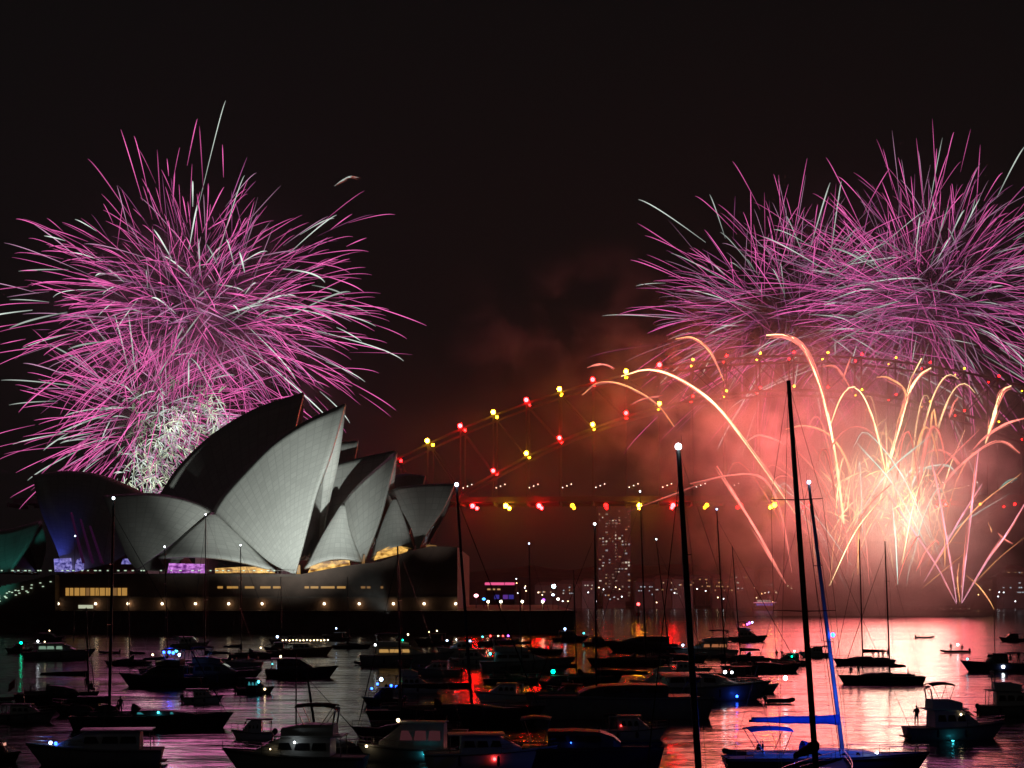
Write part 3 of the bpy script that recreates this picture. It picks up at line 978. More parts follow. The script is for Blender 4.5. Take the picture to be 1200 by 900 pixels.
# ------------------------------------------------------------------ boats at anchor
M_HULLS = {
    'white': worn('hull_white', (0.62, 0.62, 0.60), (0.72, 0.72, 0.70), 0.8, 0.3),
    'navy': worn('hull_navy', (0.012, 0.016, 0.05), (0.02, 0.028, 0.075), 0.8, 0.25),
    'grey': worn('hull_grey', (0.25, 0.26, 0.27), (0.33, 0.34, 0.35), 0.8, 0.35),
    'black': worn('hull_black', (0.015, 0.015, 0.018), (0.03, 0.03, 0.033), 0.8, 0.3),
    'wood': worn('hull_varnish', (0.16, 0.075, 0.03), (0.24, 0.12, 0.05), 1.2, 0.35, stretch=(0.2, 1, 2)),
    'blue': worn('hull_blue', (0.03, 0.10, 0.42), (0.05, 0.15, 0.55), 0.8, 0.3),
}
M_DECK = worn('deck_grip', (0.40, 0.38, 0.34), (0.52, 0.50, 0.46), 1.5, 0.7)
M_TEAK = worn('deck_teak', (0.20, 0.13, 0.07), (0.29, 0.20, 0.12), 2.0, 0.7, stretch=(0.3, 4, 1))
M_CABIN = worn('cabin_gelcoat', (0.58, 0.58, 0.56), (0.68, 0.68, 0.66), 0.9, 0.35)
M_CABIN_D = worn('cabin_dark', (0.05, 0.05, 0.055), (0.09, 0.09, 0.095), 0.9, 0.4)
M_BOATGLASS = mat('smoked_glass', (0.012, 0.013, 0.016), 0.08)
M_SPAR = mat('spar_white', (0.55, 0.56, 0.57), 0.45, 0.0)
M_SPAR_B = mat('spar_black', (0.02, 0.02, 0.022), 0.4)
M_WIRE = mat('rigging_wire', (0.18, 0.18, 0.19), 0.35, 0.9)
M_RAIL = mat('stainless_rail', (0.45, 0.45, 0.46), 0.25, 1.0)
M_CANVAS = {
    'navy': worn('canvas_navy', (0.015, 0.02, 0.06), (0.03, 0.04, 0.09), 3, 0.9, 0.2),
    'black': worn('canvas_black', (0.012, 0.012, 0.012), (0.025, 0.025, 0.025), 3, 0.9, 0.2),
    'blue': worn('canvas_blue', (0.05, 0.16, 0.60), (0.08, 0.22, 0.72), 3, 0.85, 0.2),
    'cream': worn('canvas_cream', (0.42, 0.38, 0.32), (0.54, 0.50, 0.43), 3, 0.9, 0.2),
    'red': worn('canvas_red', (0.35, 0.05, 0.08), (0.45, 0.08, 0.10), 3, 0.9, 0.2),
}
M_RUBBER = worn('hypalon_grey', (0.05, 0.05, 0.055), (0.09, 0.09, 0.095), 3, 0.7)
M_MOTOR = mat('outboard_cowl', (0.02, 0.02, 0.022), 0.3)
LAMPS = {
    'white': lamp_mat('boat_lamp_white', (0.85, 0.95, 1.0), 12.0),
    'cold': lamp_mat('boat_lamp_blue_white', (0.45, 0.65, 1.0), 11.0),
    'warm': lamp_mat('boat_lamp_warm', (1.0, 0.75, 0.42), 8.0),
    'green': lamp_mat('boat_lamp_green', (0.0, 1.0, 0.45), 12.0),
    'red': lamp_mat('boat_lamp_red', (1.0, 0.04, 0.04), 14.0),
    'blue': lamp_mat('boat_lamp_blue', (0.02, 0.10, 1.0), 12.0),
    'violet': lamp_mat('boat_lamp_violet', (0.5, 0.08, 1.0), 9.0),
    'teal': lamp_mat('boat_lamp_teal', (0.05, 0.75, 0.9), 9.0),
}
M_LITWIN = {
    'gold': emis('cabin_window_gold', (1.0, 0.55, 0.16), 0.45),
    'green': emis('cabin_window_green', (0.55, 0.9, 0.65), 0.30),
    'pink': emis('cabin_window_pink', (1.0, 0.28, 0.35), 0.04),
    'teal': emis('cabin_window_teal', (0.1, 0.75, 0.85), 0.30),
    'orange': emis('cabin_window_orange', (1.0, 0.34, 0.14), 0.35),
}

def hull_part(root, L, B, fb, m, deck_m, sheer=0.35, rake=0.09, stern=0.78, fine=1.7, y_off=0.0):
    n = 15
    rows = []
    for i in range(n):
        t = i / (n - 1)
        if t < 0.42: bb = stern + (1 - stern) * math.sin(t / 0.42 * PI / 2)
        else: bb = max(0.02, 1 - ((t - 0.42) / 0.58) ** fine)
        bb *= B / 2
        z = fb * (1 + sheer * t * t)
        sec = [(1.0, z), (1.0, z * 0.93), (0.97, z * 0.5), (0.86, 0.0), (0.5, -0.3), (0.0, -0.42)]
        sec = sec + [(-a, c) for a, c in sec[-2::-1]]
        row = []
        for a, c in sec:
            x = L * (t - 0.5) + rake * L * (t ** 5) * (c / z - 0.6) - 0.03 * L * (1 - t) ** 6 * (c / z)
            row.append((x, y_off + bb * a, c))
        rows.append(row)
    b = MB(); b.grid(rows)
    b.f.append(tuple(range(len(rows[0]))))
    h = b.build('hull', m, root, True)
    fix_normals(h)
    d = MB()
    d.grid([[(r[1][0], y_off + (r[1][1] - y_off) * q * 0.99, r[1][2] + 0.05 * (1 - q * q)) for q in (1, 0.5, 0, -0.5, -1)] for r in rows])
    d.build('deck', deck_m, h)
    g = MB()                                               # rubbing strake
    for k in (1, -2):
        g.tube([(r[k][0], r[k][1] + (0.03 if r[k][1] > y_off else -0.03), r[k][2] - 0.05) for r in rows], 0.05, 4)
    g.build('rubbing_strake', M_RUBBER, h)
    return rows

def block(name, xs, ws, zs, tops, m, parent, y_off=0.0, inset=0.88):
    """A deckhouse: stations along x with half widths, base heights and top heights; walls lean in."""
    rows = []
    for x, w, z, t in zip(xs, ws, zs, tops):
        rows.append([(x, y_off + w, z), (x, y_off + w * (0.5 + inset / 2), z + (t - z) * 0.72), (x, y_off + w * inset * 0.92, t), (x, y_off, t + 0.05), (x, y_off - w * inset * 0.92, t), (x, y_off - w * (0.5 + inset / 2), z + (t - z) * 0.72), (x, y_off - w, z)])
    b = MB(); b.grid(rows)
    b.f.append(tuple(range(7))); b.f.append(tuple(len(b.v) - 7 + i for i in range(7))[::-1])
    o = b.build(name, m, parent)
    return fix_normals(o)

def win(parent, x0, x1, y, z0, z1, m, slope=0.0, name='window'):
    b = MB(); s = 1 if y > 0 else -1
    b.add([(x0, y, z0), (x1, y, z0), (x1 - slope, y - s * 0.06, z1), (x0 + slope * 0.4, y - s * 0.06, z1), (x0, y + s * 0.03, z0), (x1, y + s * 0.03, z0), (x1 - slope, y - s * 0.03, z1), (x0 + slope * 0.4, y - s * 0.03, z1)],
          [(0, 1, 2, 3), (4, 7, 6, 5), (0, 4, 5, 1), (1, 5, 6, 2), (2, 6, 7, 3), (3, 7, 4, 0)])
    return b.build(name, m, parent)

def lamp(parent, p, color, r=0.16, name='lamp'):
    b = MB(); b.ball(p, r, 7, 5)
    return b.build(name, LAMPS[color], parent, True)

def rails(root, rows, x_from, h=0.62, name='guard_rail'):
    b = MB()
    for k in (1, -2):
        pts = [Vector(r[k]) for r in rows if r[k][0] >= x_from]
        if len(pts) < 2: continue
        b.tube([p + Vector((0, 0, h)) for p in pts], 0.022, 4)
        b.tube([p + Vector((0, 0, h * 0.5)) for p in pts], 0.014, 4)
        for p in pts[::2] + [pts[-1]]:
            b.tube([p, p + Vector((0, 0, h))], 0.02, 4)
    if b.v: b.build(name, M_RAIL, root)

def canopy(root, x0, x1, w, z0, z1, m, name='bimini', posts=True, lit=None):
    b = MB()
    b.grid([[(x0 + (x1 - x0) * i / 4, w * q, z1 + 0.16 * (1 - q * q) - 0.12 * abs(i / 2 - 1) ** 2) for q in (1, 0.6, 0, -0.6, -1)] for i in range(5)])
    o = b.build(name, m, root)
    so = o.modifiers.new('thickness', 'SOLIDIFY'); so.thickness = 0.07
    for x, xx in ((x0 + 0.08, x0 + 0.35 * (x1 - x0)), (x1 - 0.08, x1 - 0.25 * (x1 - x0)), ):
        for s in (1, -1):
            MB().tube([(xx, s * w * 0.97, z0), (x, s * w * 0.97, z1 - 0.12)], 0.03, 5).build('bimini_pole', M_RAIL, o)
    return o

def outboard(root, x, y, z):
    b = MB(); b.ball((x - 0.15, y, z + 0.35), 0.26, 8, 6, 0.95, 0.75, 1.15); b.tube([(x - 0.15, y, z + 0.2), (x - 0.12, y, -0.35)], [0.13, 0.08], 6)
    b.build('outboard', M_MOTOR, root, True)

def rig(root, mx, deck_z, top, lean, Lb, bow, stern, B, o, rows):
    """Mast, spreaders, boom with furled sail, wires and the masthead lamp."""
    base = Vector((mx, 0, deck_z))
    tip = Vector((mx + lean, o.get('lean_y', 0), top))
    r0 = o.get('mast_r', 0.11)
    nn = 8
    b = MB(); b.tube([base.lerp(tip, i / nn) for i in range(nn + 1)], [r0 * (1 - 0.35 * (i / nn) ** 2) for i in range(nn + 1)], 8)
    ms = b.build('mast', M_SPAR_B if o.get('dark', True) else M_SPAR, root, True)
    H = top - deck_z
    sp = []
    for f, w in ((0.42, 0.085), (0.70, 0.065)) if H > 13 else ((0.5, 0.085),):
        p = base.lerp(tip, f); w = min(w * H, B * 0.42)
        b = MB(); b.tube([p + Vector((-0.1, -w, 0.05)), p, p + Vector((-0.1, w, 0.05))], [0.03, 0.05, 0.03], 4)
        b.build('spreader', M_SPAR_B, ms)
        sp.append((p, w))
    for s in (1, -1):
        pts = [tip + Vector((0, 0, -0.1))] + [p + Vector((-0.1, s * w, 0.05)) for p, w in sp[::-1]] + [Vector((mx - 0.15, s * B * 0.46, deck_z))]
        MB().tube(pts, 0.016, 4).build('shroud', M_WIRE, root)
    fs = MB()
    bowp = Vector((bow - 0.25, 0, deck_z + 0.12))
    tp = base.lerp(tip, o.get('frac', 0.94))
    rg = o.get('genoa', 0.06)
    fs.tube([bowp.lerp(tp, i / 10) for i in range(11)], [0.018] + [rg * (1 - 0.7 * i / 10) for i in range(1, 10)] + [0.018], 6)
    fs.build('furled_genoa', M_CANVAS[o.get('genoa_canvas', o.get('canvas', 'navy'))], root, True)
    MB().tube([Vector((stern + 0.1, 0, deck_z)), tip], 0.016, 4).build('backstay', M_WIRE, root)
    bz = deck_z + o.get('boom_z', 1.25)
    bl = o.get('boom', 0.36) * Lb
    boom_dir = Vector((-1, o.get('boom_yaw', 0.04), 0.02)).normalized()
    goose = base.lerp(tip, (bz - deck_z) / H)
    bm = MB(); bm.tube([goose, goose + boom_dir * bl], 0.09, 6)
    bo = bm.build('boom', M_SPAR_B, root)
    c = MB()
    n = 14
    cr = random.Random(int(mx * 1000) + int(top * 10))
    c.tube([goose + boom_dir * (bl * (0.0 + 0.97 * i / n)) + Vector((0, 0, 0.20 - 0.12 * i / n)) for i in range(n + 1)], [(0.31 - 0.17 * i / n) * (0.85 + 0.3 * cr.random()) for i in range(n + 1)], 8, squash=1.25)
    c.build('sail_cover', M_CANVAS[o.get('canvas', 'navy')], bo, True)
    if o.get('mast_lamp'):
        lamp(ms, tip + Vector((0, 0, 0.18)), o['mast_lamp'], o.get('lamp_r', 0.13), 'masthead_lamp')
        MB().tube([tip + Vector((-0.15, 0.12, 0)), tip + Vector((-0.15, 0.12, 0.8))], 0.012, 3).build('aerial', M_WIRE, ms)
    return ms

def sailboat(root, L, o):
    M_CABIN = M_CABIN_D if o.get('hull') == 'black' else globals()['M_CABIN']
    B = min(0.30 * L, 4.4); fb = o.get('fb', 0.078 * L + 0.12)
    rows = hull_part(root, L, B, fb, M_HULLS[o.get('hull', 'white')], M_TEAK if o.get('teak') else M_DECK, 0.22, 0.07, 0.7, 1.9)
    dz = fb * 1.03
    xs = [L * q for q in (-0.12, -0.02, 0.10, 0.20, 0.27)]
    hz = o.get('house', 0.5)
    house = block('cabin', xs, [B * q for q in (0.30, 0.32, 0.30, 0.22, 0.12)], [dz] * 5, [dz + hz, dz + hz, dz + hz * 0.9, dz + hz * 0.62, dz + 0.12], M_CABIN, root)
    for s in (1, -1):
        for a, c_, wq in ((-0.09, -0.02, 0.305), (0.01, 0.07, 0.30), (0.10, 0.145, 0.272)):
            lit = o.get('lit')
            win(house, L * a, L * c_, s * B * wq * 0.985, dz + hz * 0.3, dz + hz * 0.66, M_LITWIN[lit] if lit and s == o.get('lit_side', -1) else M_BOATGLASS, 0.1)
    for sd in (1, -1):
        c = MB()
        c.grid([[(L * q, sd * B * w, dz), (L * q, sd * B * w * 0.96, dz + 0.3), (L * q, sd * B * w * 0.86, dz + 0.3), (L * q, sd * B * w * 0.84, dz)] for q, w in ((-0.40, 0.30), (-0.26, 0.33), (-0.13, 0.33))])
        c.build('cockpit_coaming', M_CABIN, root)
    w_ = MB()
    w_.tube([(-0.34 * L, math.sin(2 * PI * k / 14) * 0.45, dz + 0.75 + math.cos(2 * PI * k / 14) * 0.45) for k in range(15)], 0.022, 4); w_.tube([(-0.335 * L, 0, dz), (-0.335 * L, 0, dz + 0.9)], 0.08, 6)
    w_.build('steering_wheel', M_RAIL, root)
    rails(root, rows, -0.5 * L)
    if o.get('sprayhood', True):
        h = MB()
        h.grid([[(L * -0.13 + 0.9 * u, B * 0.30 * math.cos(PI * q / 8), dz + 0.25 + (0.85 * (1 - u * u * 0.85)) * math.sin(PI * q / 8)) for q in range(9)] for u in (0, 0.35, 0.7, 1.0)])
        so = h.build('sprayhood', M_CANVAS[o.get('canvas', 'navy')], root, True).modifiers.new('thickness', 'SOLIDIFY'); so.thickness = 0.05
    if o.get('bimini'):
        canopy(root, -0.42 * L, -0.20 * L, B * 0.34, dz + 0.2, dz + 2.0, M_CANVAS[o.get('canvas', 'navy')])
    if o.get('mast', True):
        rig(root, o['mx'], dz, o['top'], o.get('lean', 0), L, L * 0.5, -L * 0.5, B, o, rows)
    if o.get('flag'):
        f = MB(); f.tube([(-0.49 * L, 0, dz), (-0.53 * L, 0, dz + 1.7)], 0.025, 4); f.build('flagstaff', M_TEAK, root)
        f = MB(); f.grid([[(-0.53 * L - 0.05 - 0.7 * i / 6, 0.05 * math.sin(i), dz + 1.65 - 0.9 * j / 3 - 0.10 * i) for j in range(4)] for i in range(7)])
        fo = f.build('flag', M_CANVAS['red'], root); so = fo.modifiers.new('thickness', 'SOLIDIFY'); so.thickness = 0.02
    if o.get('tender'):
        for q in range(o['tender']):
            t = MB(); t.ball((-0.30 * L - q * 2.3, 0, dz + 0.45), 1.0, 12, 6, 1.15, 0.8, 0.55)
            t.build('upturned_tender', M_RUBBER, root, True)
    for q in o.get('lamps', ()):
        lamp(root, (q[0] * L, q[1] * B, dz + q[2]), q[3], q[4] if len(q) > 4 else 0.16)
    if o.get('outboard'): outboard(root, -L * 0.5, 0, fb * 0.5)
    return dz

def motorboat(root, L, o):
    M_CABIN = M_CABIN_D if o.get('hull') in ('black', 'navy') else globals()['M_CABIN']
    B = min(0.34 * L, 4.6); fb = o.get('fb', 0.10 * L + 0.25)
    rows = hull_part(root, L, B, fb, M_HULLS[o.get('hull', 'white')], M_DECK, 0.42, 0.13, 0.92, 2.1)
    dz = fb * 1.02
    ch = o.get('cabin', 1.45 if L > 7.5 else 1.1)
    z1 = dz + ch
    f0 = o.get('c0', -0.24); f1 = o.get('c1', 0.24)
    xs = [L * f0, L * (f0 + (f1 - f0) * 0.45), L * (f0 + (f1 - f0) * 0.66), L * (f0 + (f1 - f0) * 0.85), L * f1]
    house = block('cabin', xs, [B * q for q in (0.40, 0.41, 0.38, 0.32, 0.22)], [dz, dz, dz + 0.03, dz + 0.08, dz + 0.16], [z1, z1 + 0.03, z1 - 0.08, dz + ch * 0.55, dz + ch * 0.26], M_CABIN, root)
    lit = o.get('lit')
    for s in (1, -1):
        g = M_LITWIN[lit] if lit and (s == -o['sgn'] or o.get('lit_both')) else M_BOATGLASS
        nwin = 3
        x0, x1 = xs[0] + 0.2, xs[2] + 0.1
        for k in range(nwin):
            a = x0 + (x1 - x0) * k / nwin + 0.05
            c_ = x0 + (x1 - x0) * (k + 1) / nwin - 0.08
            win(house, a, c_, s * B * (0.40 if k < 2 else 0.385), dz + ch * 0.36, dz + ch * 0.74, g, 0.12)
    ws = MB()
    xa, xb = xs[2] + 0.25, xs[3] + 0.02
    ws.grid([[(xa + (xb - xa) * u + 0.04, q * B * (0.33 - 0.03 * u), z1 - 0.12 + (dz + ch * 0.60 - z1 + 0.12) * u + 0.06) for q in (-1, -0.5, 0, 0.5, 1)] for u in (0, 0.5, 1)])
    so = ws.build('windscreen', M_BOATGLASS, house).modifiers.new('thickness', 'SOLIDIFY'); so.thickness = 0.04
    roof = MB(); roof.grid([[(x, q * B * 0.42, z1 + 0.12 - 0.06 * q * q) for q in (-1, -0.5, 0, 0.5, 1)] for x in (xs[0] - (0.9 if o.get('overhang', True) else 0.1), xs[1], xs[2] + 0.25)])
    ro = roof.build('roof', M_CABIN, root); so = ro.modifiers.new('thickness', 'SOLIDIFY'); so.thickness = 0.10
    if o.get('overhang', True):
        for s in (1, -1): MB().tube([(xs[0] - 0.8, s * B * 0.39, dz), (xs[0] - 0.75, s * B * 0.39, z1 + 0.06)], 0.04, 5).build('roof_post', M_RAIL, root)
    top = z1 + 0.2
    if o.get('fly'):
        fx0, fx1 = xs[0] - 0.2, xs[2] - 0.1
        fh = 0.75
        block('flybridge', [fx0, fx0 + (fx1 - fx0) * 0.6, fx1], [B * 0.36, B * 0.36, B * 0.24], [top - 0.06] * 3, [top + fh, top + fh, top + fh * 0.6], M_CABIN, root)
        if o.get('bimini', True):
            canopy(root, fx0 - 0.1, fx0 + (fx1 - fx0) * 0.72, B * 0.37, top + fh - 0.1, top + fh + 1.35, M_CANVAS[o.get('canvas', 'navy')])
        top = top + fh
        w_ = MB(); w_.tube([(fx0 + 0.1, B * 0.3, top - 0.3), (fx0 - 0.1, B * 0.26, top + 0.9), (fx0 - 0.1, -B * 0.26, top + 0.9), (fx0 + 0.1, -B * 0.3, top - 0.3)], 0.07, 6)
        w_.ball((fx0 - 0.1, 0, top + 1.08), 0.28, 10, 5, 1, 1, 0.45)
        w_.build('radar_arch', M_CABIN, root)
    elif o.get('aft_canopy'):
        canopy(root, -0.47 * L, xs[0] - 0.05, B * 0.40, dz + 0.1, z1 + 0.2, M_CANVAS[o.get('canvas', 'navy')])
    a = MB(); a.tube([(xs[1], B * 0.2, z1), (xs[1] - 0.35, B * 0.2, z1 + 2.2)], 0.018, 4); a.build('aerial', M_WIRE, root)
    rails(root, rows, 0.02 * L, 0.6)
    sp = MB(); sp.box(-0.5 * L - 0.55, -0.5 * L - 0.02, -B * 0.38, B * 0.38, 0.22, 0.30); sp.build('swim_platform', M_TEAK, root)
    for q in (-0.25, 0.05):
        MB().tube([(q * L, -B * 0.5 - 0.12, fb * 0.9), (q * L, -B * 0.5 - 0.14, fb * 0.75), (q * L, -B * 0.5 - 0.14, fb * 0.35), (q * L, -B * 0.5 - 0.12, fb * 0.25)], [0.05, 0.12, 0.12, 0.05], 7).build('fender', M_CANVAS['navy'], root, True)
    if o.get('mast_top'):
        MB().tube([(o.get('mx', 0), 0, z1), (o.get('mx', 0) + o.get('lean', 0), 0, o['mast_top'])], [0.07, 0.04], 6).build('signal_mast', M_SPAR_B, root)
        if o.get('mast_lamp'): lamp(root, (o.get('mx', 0) + o.get('lean', 0), 0, o['mast_top'] + 0.15), o['mast_lamp'], 0.13, 'masthead_lamp')
    if o.get('string'):
        xx = [-0.44 * L + 0.88 * L * k / 13 for k in range(14)]
        for k, x in enumerate(xx):
            lamp(root, (x, o['sgn'] * -B * 0.3 * (1 - abs(k / 13 - 0.4) * 0.8), dz + o.get('string_z', 1.9) + 0.05 * math.sin(k * 2.1)), o['string'], 0.13, 'string_lamp')
        MB().tube([(x, o['sgn'] * -B * 0.3 * (1 - abs(k / 13 - 0.4) * 0.8), dz + o.get('string_z', 1.9) + 0.16) for k, x in enumerate(xx)], 0.02, 3).build('lamp_cord', M_WIRE, root)
    for q in o.get('lamps', ()):
        lamp(root, (q[0] * L, q[1] * B, dz + q[2]), q[3], q[4] if len(q) > 4 else 0.16)
    if L < 8: outboard(root, -L * 0.5 - 0.1, 0, fb * 0.55)
    return dz

def catamaran(root, L, o):
    M_CABIN = M_CABIN_D
    B = 0.5 * L; fb = 0.09 * L + 0.5
    for s in (1, -1):
        hull_part(root, L, B * 0.20, fb, M_HULLS[o.get('hull', 'white')], M_DECK, 0.1, 0.04, 0.75, 1.6, s * B * 0.39)
    b = MB(); b.box(-0.46 * L, 0.20 * L, -B * 0.30, B * 0.30, fb * 0.62, fb * 0.99); b.build('bridge_deck', M_CABIN, root)
    b = MB(); b.grid([[(x, y, fb * 0.98 - 0.05 * math.cos(y)) for y in (-B * 0.3, -B * 0.1, B * 0.1, B * 0.3)] for x in (0.2 * L, 0.32 * L, 0.44 * L)]); b.build('trampoline', M_RUBBER, root)
    dz = fb
    house = block('cabin', [L * q for q in (-0.28, -0.1, 0.08, 0.17, 0.22)], [B * q for q in (0.32, 0.34, 0.31, 0.26, 0.18)], [dz] * 5, [dz + 1.15, dz + 1.2, dz + 1.1, dz + 0.75, dz + 0.3], M_CABIN, root)
    for s in (1, -1):
        for k in range(3):
            win(house, L * (-0.25 + 0.12 * k), L * (-0.15 + 0.12 * k), s * B * 0.335, dz + 0.45, dz + 0.9, M_LITWIN[o['lit']] if o.get('lit') and k < 2 else M_BOATGLASS, 0.1)
    canopy(root, -0.47 * L, -0.26 * L, B * 0.32, dz, dz + 2.1, M_CABIN, 'hardtop')
    if o.get('mast', True):
        rig(root, o['mx'], dz + 0.9, o['top'], o.get('lean', 0), L, L * 0.47, -L * 0.45, B * 0.8, o, None)
    for q in o.get('lamps', ()):
        lamp(root, (q[0] * L, q[1] * B, dz + q[2]), q[3], q[4] if len(q) > 4 else 0.16)
    return dz

def tender(root, L, o):
    B = 0.46 * L
    pts = [(-0.5 * L, B * 0.40, 0.25)] + [(x * L, B * 0.42, 0.27) for x in (-0.3, -0.1, 0.1, 0.25)] + [(0.40 * L, B * 0.26, 0.38), (0.48 * L, 0, 0.45)]
    pts = resample(pts + [(x, -y, z) for x, y, z in pts[-2::-1]], 26)
    MB().tube(pts, 0.22, 8).build('tube', M_RUBBER, root, True)
    MB().box(-0.48 * L, 0.36 * L, -B * 0.36, B * 0.36, 0.06, 0.16).build('floor', M_DECK, root)
    MB().box(-0.12 * L, 0.0, -B * 0.38, B * 0.38, 0.36, 0.42).build('thwart', M_TEAK, root)
    outboard(root, -0.48 * L, 0, 0.30)
    for q in o.get('lamps', ()):
        lamp(root, (q[0] * L, q[1] * B, 0.3 + q[2]), q[3], q[4] if len(q) > 4 else 0.16)
    return 0.2

BUILD = {'sail': ('sailing_yacht', 'yacht', sailboat), 'motor': ('motor_cruiser', 'motorboat', motorboat), 'cat': ('catamaran', 'catamaran', catamaran), 'tender': ('inflatable_tender', 'dinghy', tender)}
boats = {}
def boat(key, kind, xc, ywl, Lpx, sgn, label, yaw=0.0, mast=None, **o):
    d = dist(ywl)
    sc = d / FPX
    name, cat, fn = BUILD[kind]
    c = px(xc, ywl, d)
    L = Lpx * sc / max(0.35, math.cos(R(yaw)) + 0.12 * abs(math.sin(R(yaw))))
    root = empty(name, (c.x, d, 0), R(yaw) + (0 if sgn > 0 else PI), label, cat, 'boats anchored in the harbour')
    o['sgn'] = sgn
    if mast:                                               # (base x, top x, top y) in photograph pixels
        bx, tx, ty = mast
        rz = root.rotation_euler.z
        if abs(math.cos(rz)) > 0.5:
            o['mx'] = (bx - xc) * sc / math.cos(rz)
        else:                                              # seen almost end on: slide the boat so that its mast stands there
            o['mx'] = 0.06 * L
            root.location.x = px(bx, ywl, d).x - o['mx'] * math.cos(rz)
        root.location.y -= o['mx'] * math.sin(rz)
        o['lean'] = (tx - bx) * sc * math.cos(rz)
        o['lean_y'] = -(tx - bx) * sc * math.sin(rz)
        o['top'] = CAM_H + (HOR - ty) * sc
        if kind == 'motor': o['mast_top'] = o['top']
    elif kind in ('sail', 'cat'):
        o['mast'] = False
    dz = fn(root, L, o)
    boats[key] = (root, L, dz, sgn)
    return root
# the fleet, from the seawall towards the camera
b_ = boat
b_('a1', 'motor', 70, 773, 78, 1, 'dark motor cruiser with one pale green lit window near the seawall at the far left', 6, lit='green', hull='grey', lamps=((-0.30, -0.3, 2.0, 'white', 0.2), (-0.2, -0.3, 1.9, 'warm', 0.12)), c0=-0.3, c1=0.25, mast=(86, 88, 629), mast_lamp='cold')
b_('a2', 'motor', 21, 765, 28, -1, 'little boat with a green lamp just off the stone steps', 0, hull='black', lamps=((-0.1, -0.3, 1.3, 'green', 0.26),), cabin=0.9)
b_('a3', 'sail', 68, 827, 92, 1, 'old yacht with a flag at its stern and a person standing on its bow', 4, fb=1.35, mast=(104, 101, 712), hull='black', flag=True, canvas='black', boom=0.62, boom_z=2.0, house=0.9, genoa=0.05)
b_('a4', 'tender', 4, 822, 28, 1, 'low black rubber dinghy drifting at the left edge of the picture', 5)
b_('a5', 'sail', 178, 854, 180, 1, 'long sailing yacht carrying two upturned tenders on its after deck', 5, hull='black', mast=(128, 133, 586), mast_lamp='white', tender=2, lit='teal', mast_r=0.15, canvas='black', boom=0.28, boom_yaw=-0.3, lamps=((0.05, -0.4, 0.35, 'teal', 0.10),))
b_('a6', 'motor', 112, 896, 148, -1, 'big dark motor yacht with a blue lamp on its bow, below the two tender yacht', 6, hull='grey', cabin=1.3, lamps=((0.34, 0.2, 0.5, 'cold', 0.13), (0.30, 0.2, 0.45, 'blue', 0.13)), c0=-0.36, c1=0.3)
b_('a7', 'motor', -4, 893, 52, 1, 'dark open launch cut off by the bottom left corner', 0, hull='black', cabin=0.9)
b_('a8', 'motor', 190, 805, 95, -1, 'motor yacht strung with bright blue lamps on its upper deck', -5, hull='navy', fly=True, lamps=((-0.12, -0.2, 3.2, 'blue', 0.22), (-0.08, -0.1, 3.3, 'blue', 0.22), (-0.02, 0.0, 3.3, 'blue', 0.2), (-0.17, -0.1, 3.5, 'teal', 0.18), (0.1, 0.2, 3.0, 'warm', 0.14), (-0.24, 0.2, 3.0, 'cold', 0.22), (-0.1, 0.3, 1.8, 'cold', 0.16)))
b_('a9', 'motor', 252, 802, 100, 1, 'black motor cruiser with an unlit flybridge, right behind the blue lamp yacht', 4, hull='black', fly=True)
b_('a10', 'sail', 205, 790, 80, 1, 'slim yacht moored between the seawall lamps and the blue lamp yacht', 6, mast=(197, 193, 642), mast_lamp='white', hull='navy', mast_r=0.10)
b_('a11', 'sail', 262, 783, 88, -1, 'yacht whose masthead lamp shines just left of the tall white sail', -4, mast=(240, 241, 604), mast_lamp='white', hull='grey', mast_r=0.11)
b_('a12', 'sail', 300, 772, 60, 1, 'small yacht with a short mast before the gold lit foyer', 0, mast=(283, 282, 640), mast_lamp='white', hull='black', lamps=((0.1, -0.2, 1.2, 'warm', 0.14),))
b_('a13', 'motor', 299, 813, 42, 1, 'little runabout with a teal lit windscreen and a wake lamp', 4, hull='black', lit='teal', lit_both=True, aft_canopy=True, lamps=((0.28, -0.4, -0.1, 'warm', 0.13), (0.1, -0.3, 0.8, 'teal', 0.16)))
b_('a14', 'motor', 353, 794, 80, 1, 'jet black sport cruiser with a sharp bow alone on the open water', 6, hull='black', c0=-0.35, c1=0.16, lamps=((-0.30, -0.2, 1.9, 'warm', 0.16), (-0.42, -0.3, 0.8, 'teal', 0.10)))
b_('a15', 'motor', 358, 768, 60, 1, 'wooden launch hung with a string of warm yellow lamps', 3, hull='wood', string='warm', string_z=1.75, cabin=1.0)
b_('a16', 'motor', 325, 764, 30, -1, 'tiny cabin boat with a cold white lamp on its roof', 0, hull='navy', lamps=((0, 0, 2.4, 'cold', 0.26), ))
b_('a17', 'motor', 346, 905, 160, -1, 'pilot boat with a dark canopy on thin posts and one bright bow lamp', -4, hull='grey', cabin=1.3, fly=True, canvas='black', c0=-0.28, c1=0.3, mast=(347, 347, 762), lamps=((-0.03, 0.52, 1.05, 'white', 0.08), (0.15, 0.50, 0.55, 'warm', 0.05)))
b_('a18', 'sail', 395, 884, 78, 1, 'dark little yacht with a slanting forestay beside the pilot boat', 20, hull='black', mast=(372, 360, 790), canvas='black', lamps=((0.0, -0.3, 0.9, 'white', 0.08), (-0.1, -0.3, 0.8, 'white', 0.07)))
b_('a19', 'tender', 428, 779, 26, -1, 'black tender trailing behind the white cruiser with gold windows', 0)
b_('a20', 'motor', 476, 780, 104, 1, 'pale motor cruiser with gold lit windows and a green lamp', 4, hull='grey', lit='gold', fly=True, c0=-0.32, c1=0.22, lamps=((-0.04, 0.2, 2.6, 'green', 0.13), (-0.35, 0.0, 1.8, 'white', 0.18), (0.02, -0.2, 3.6, 'warm', 0.16)))
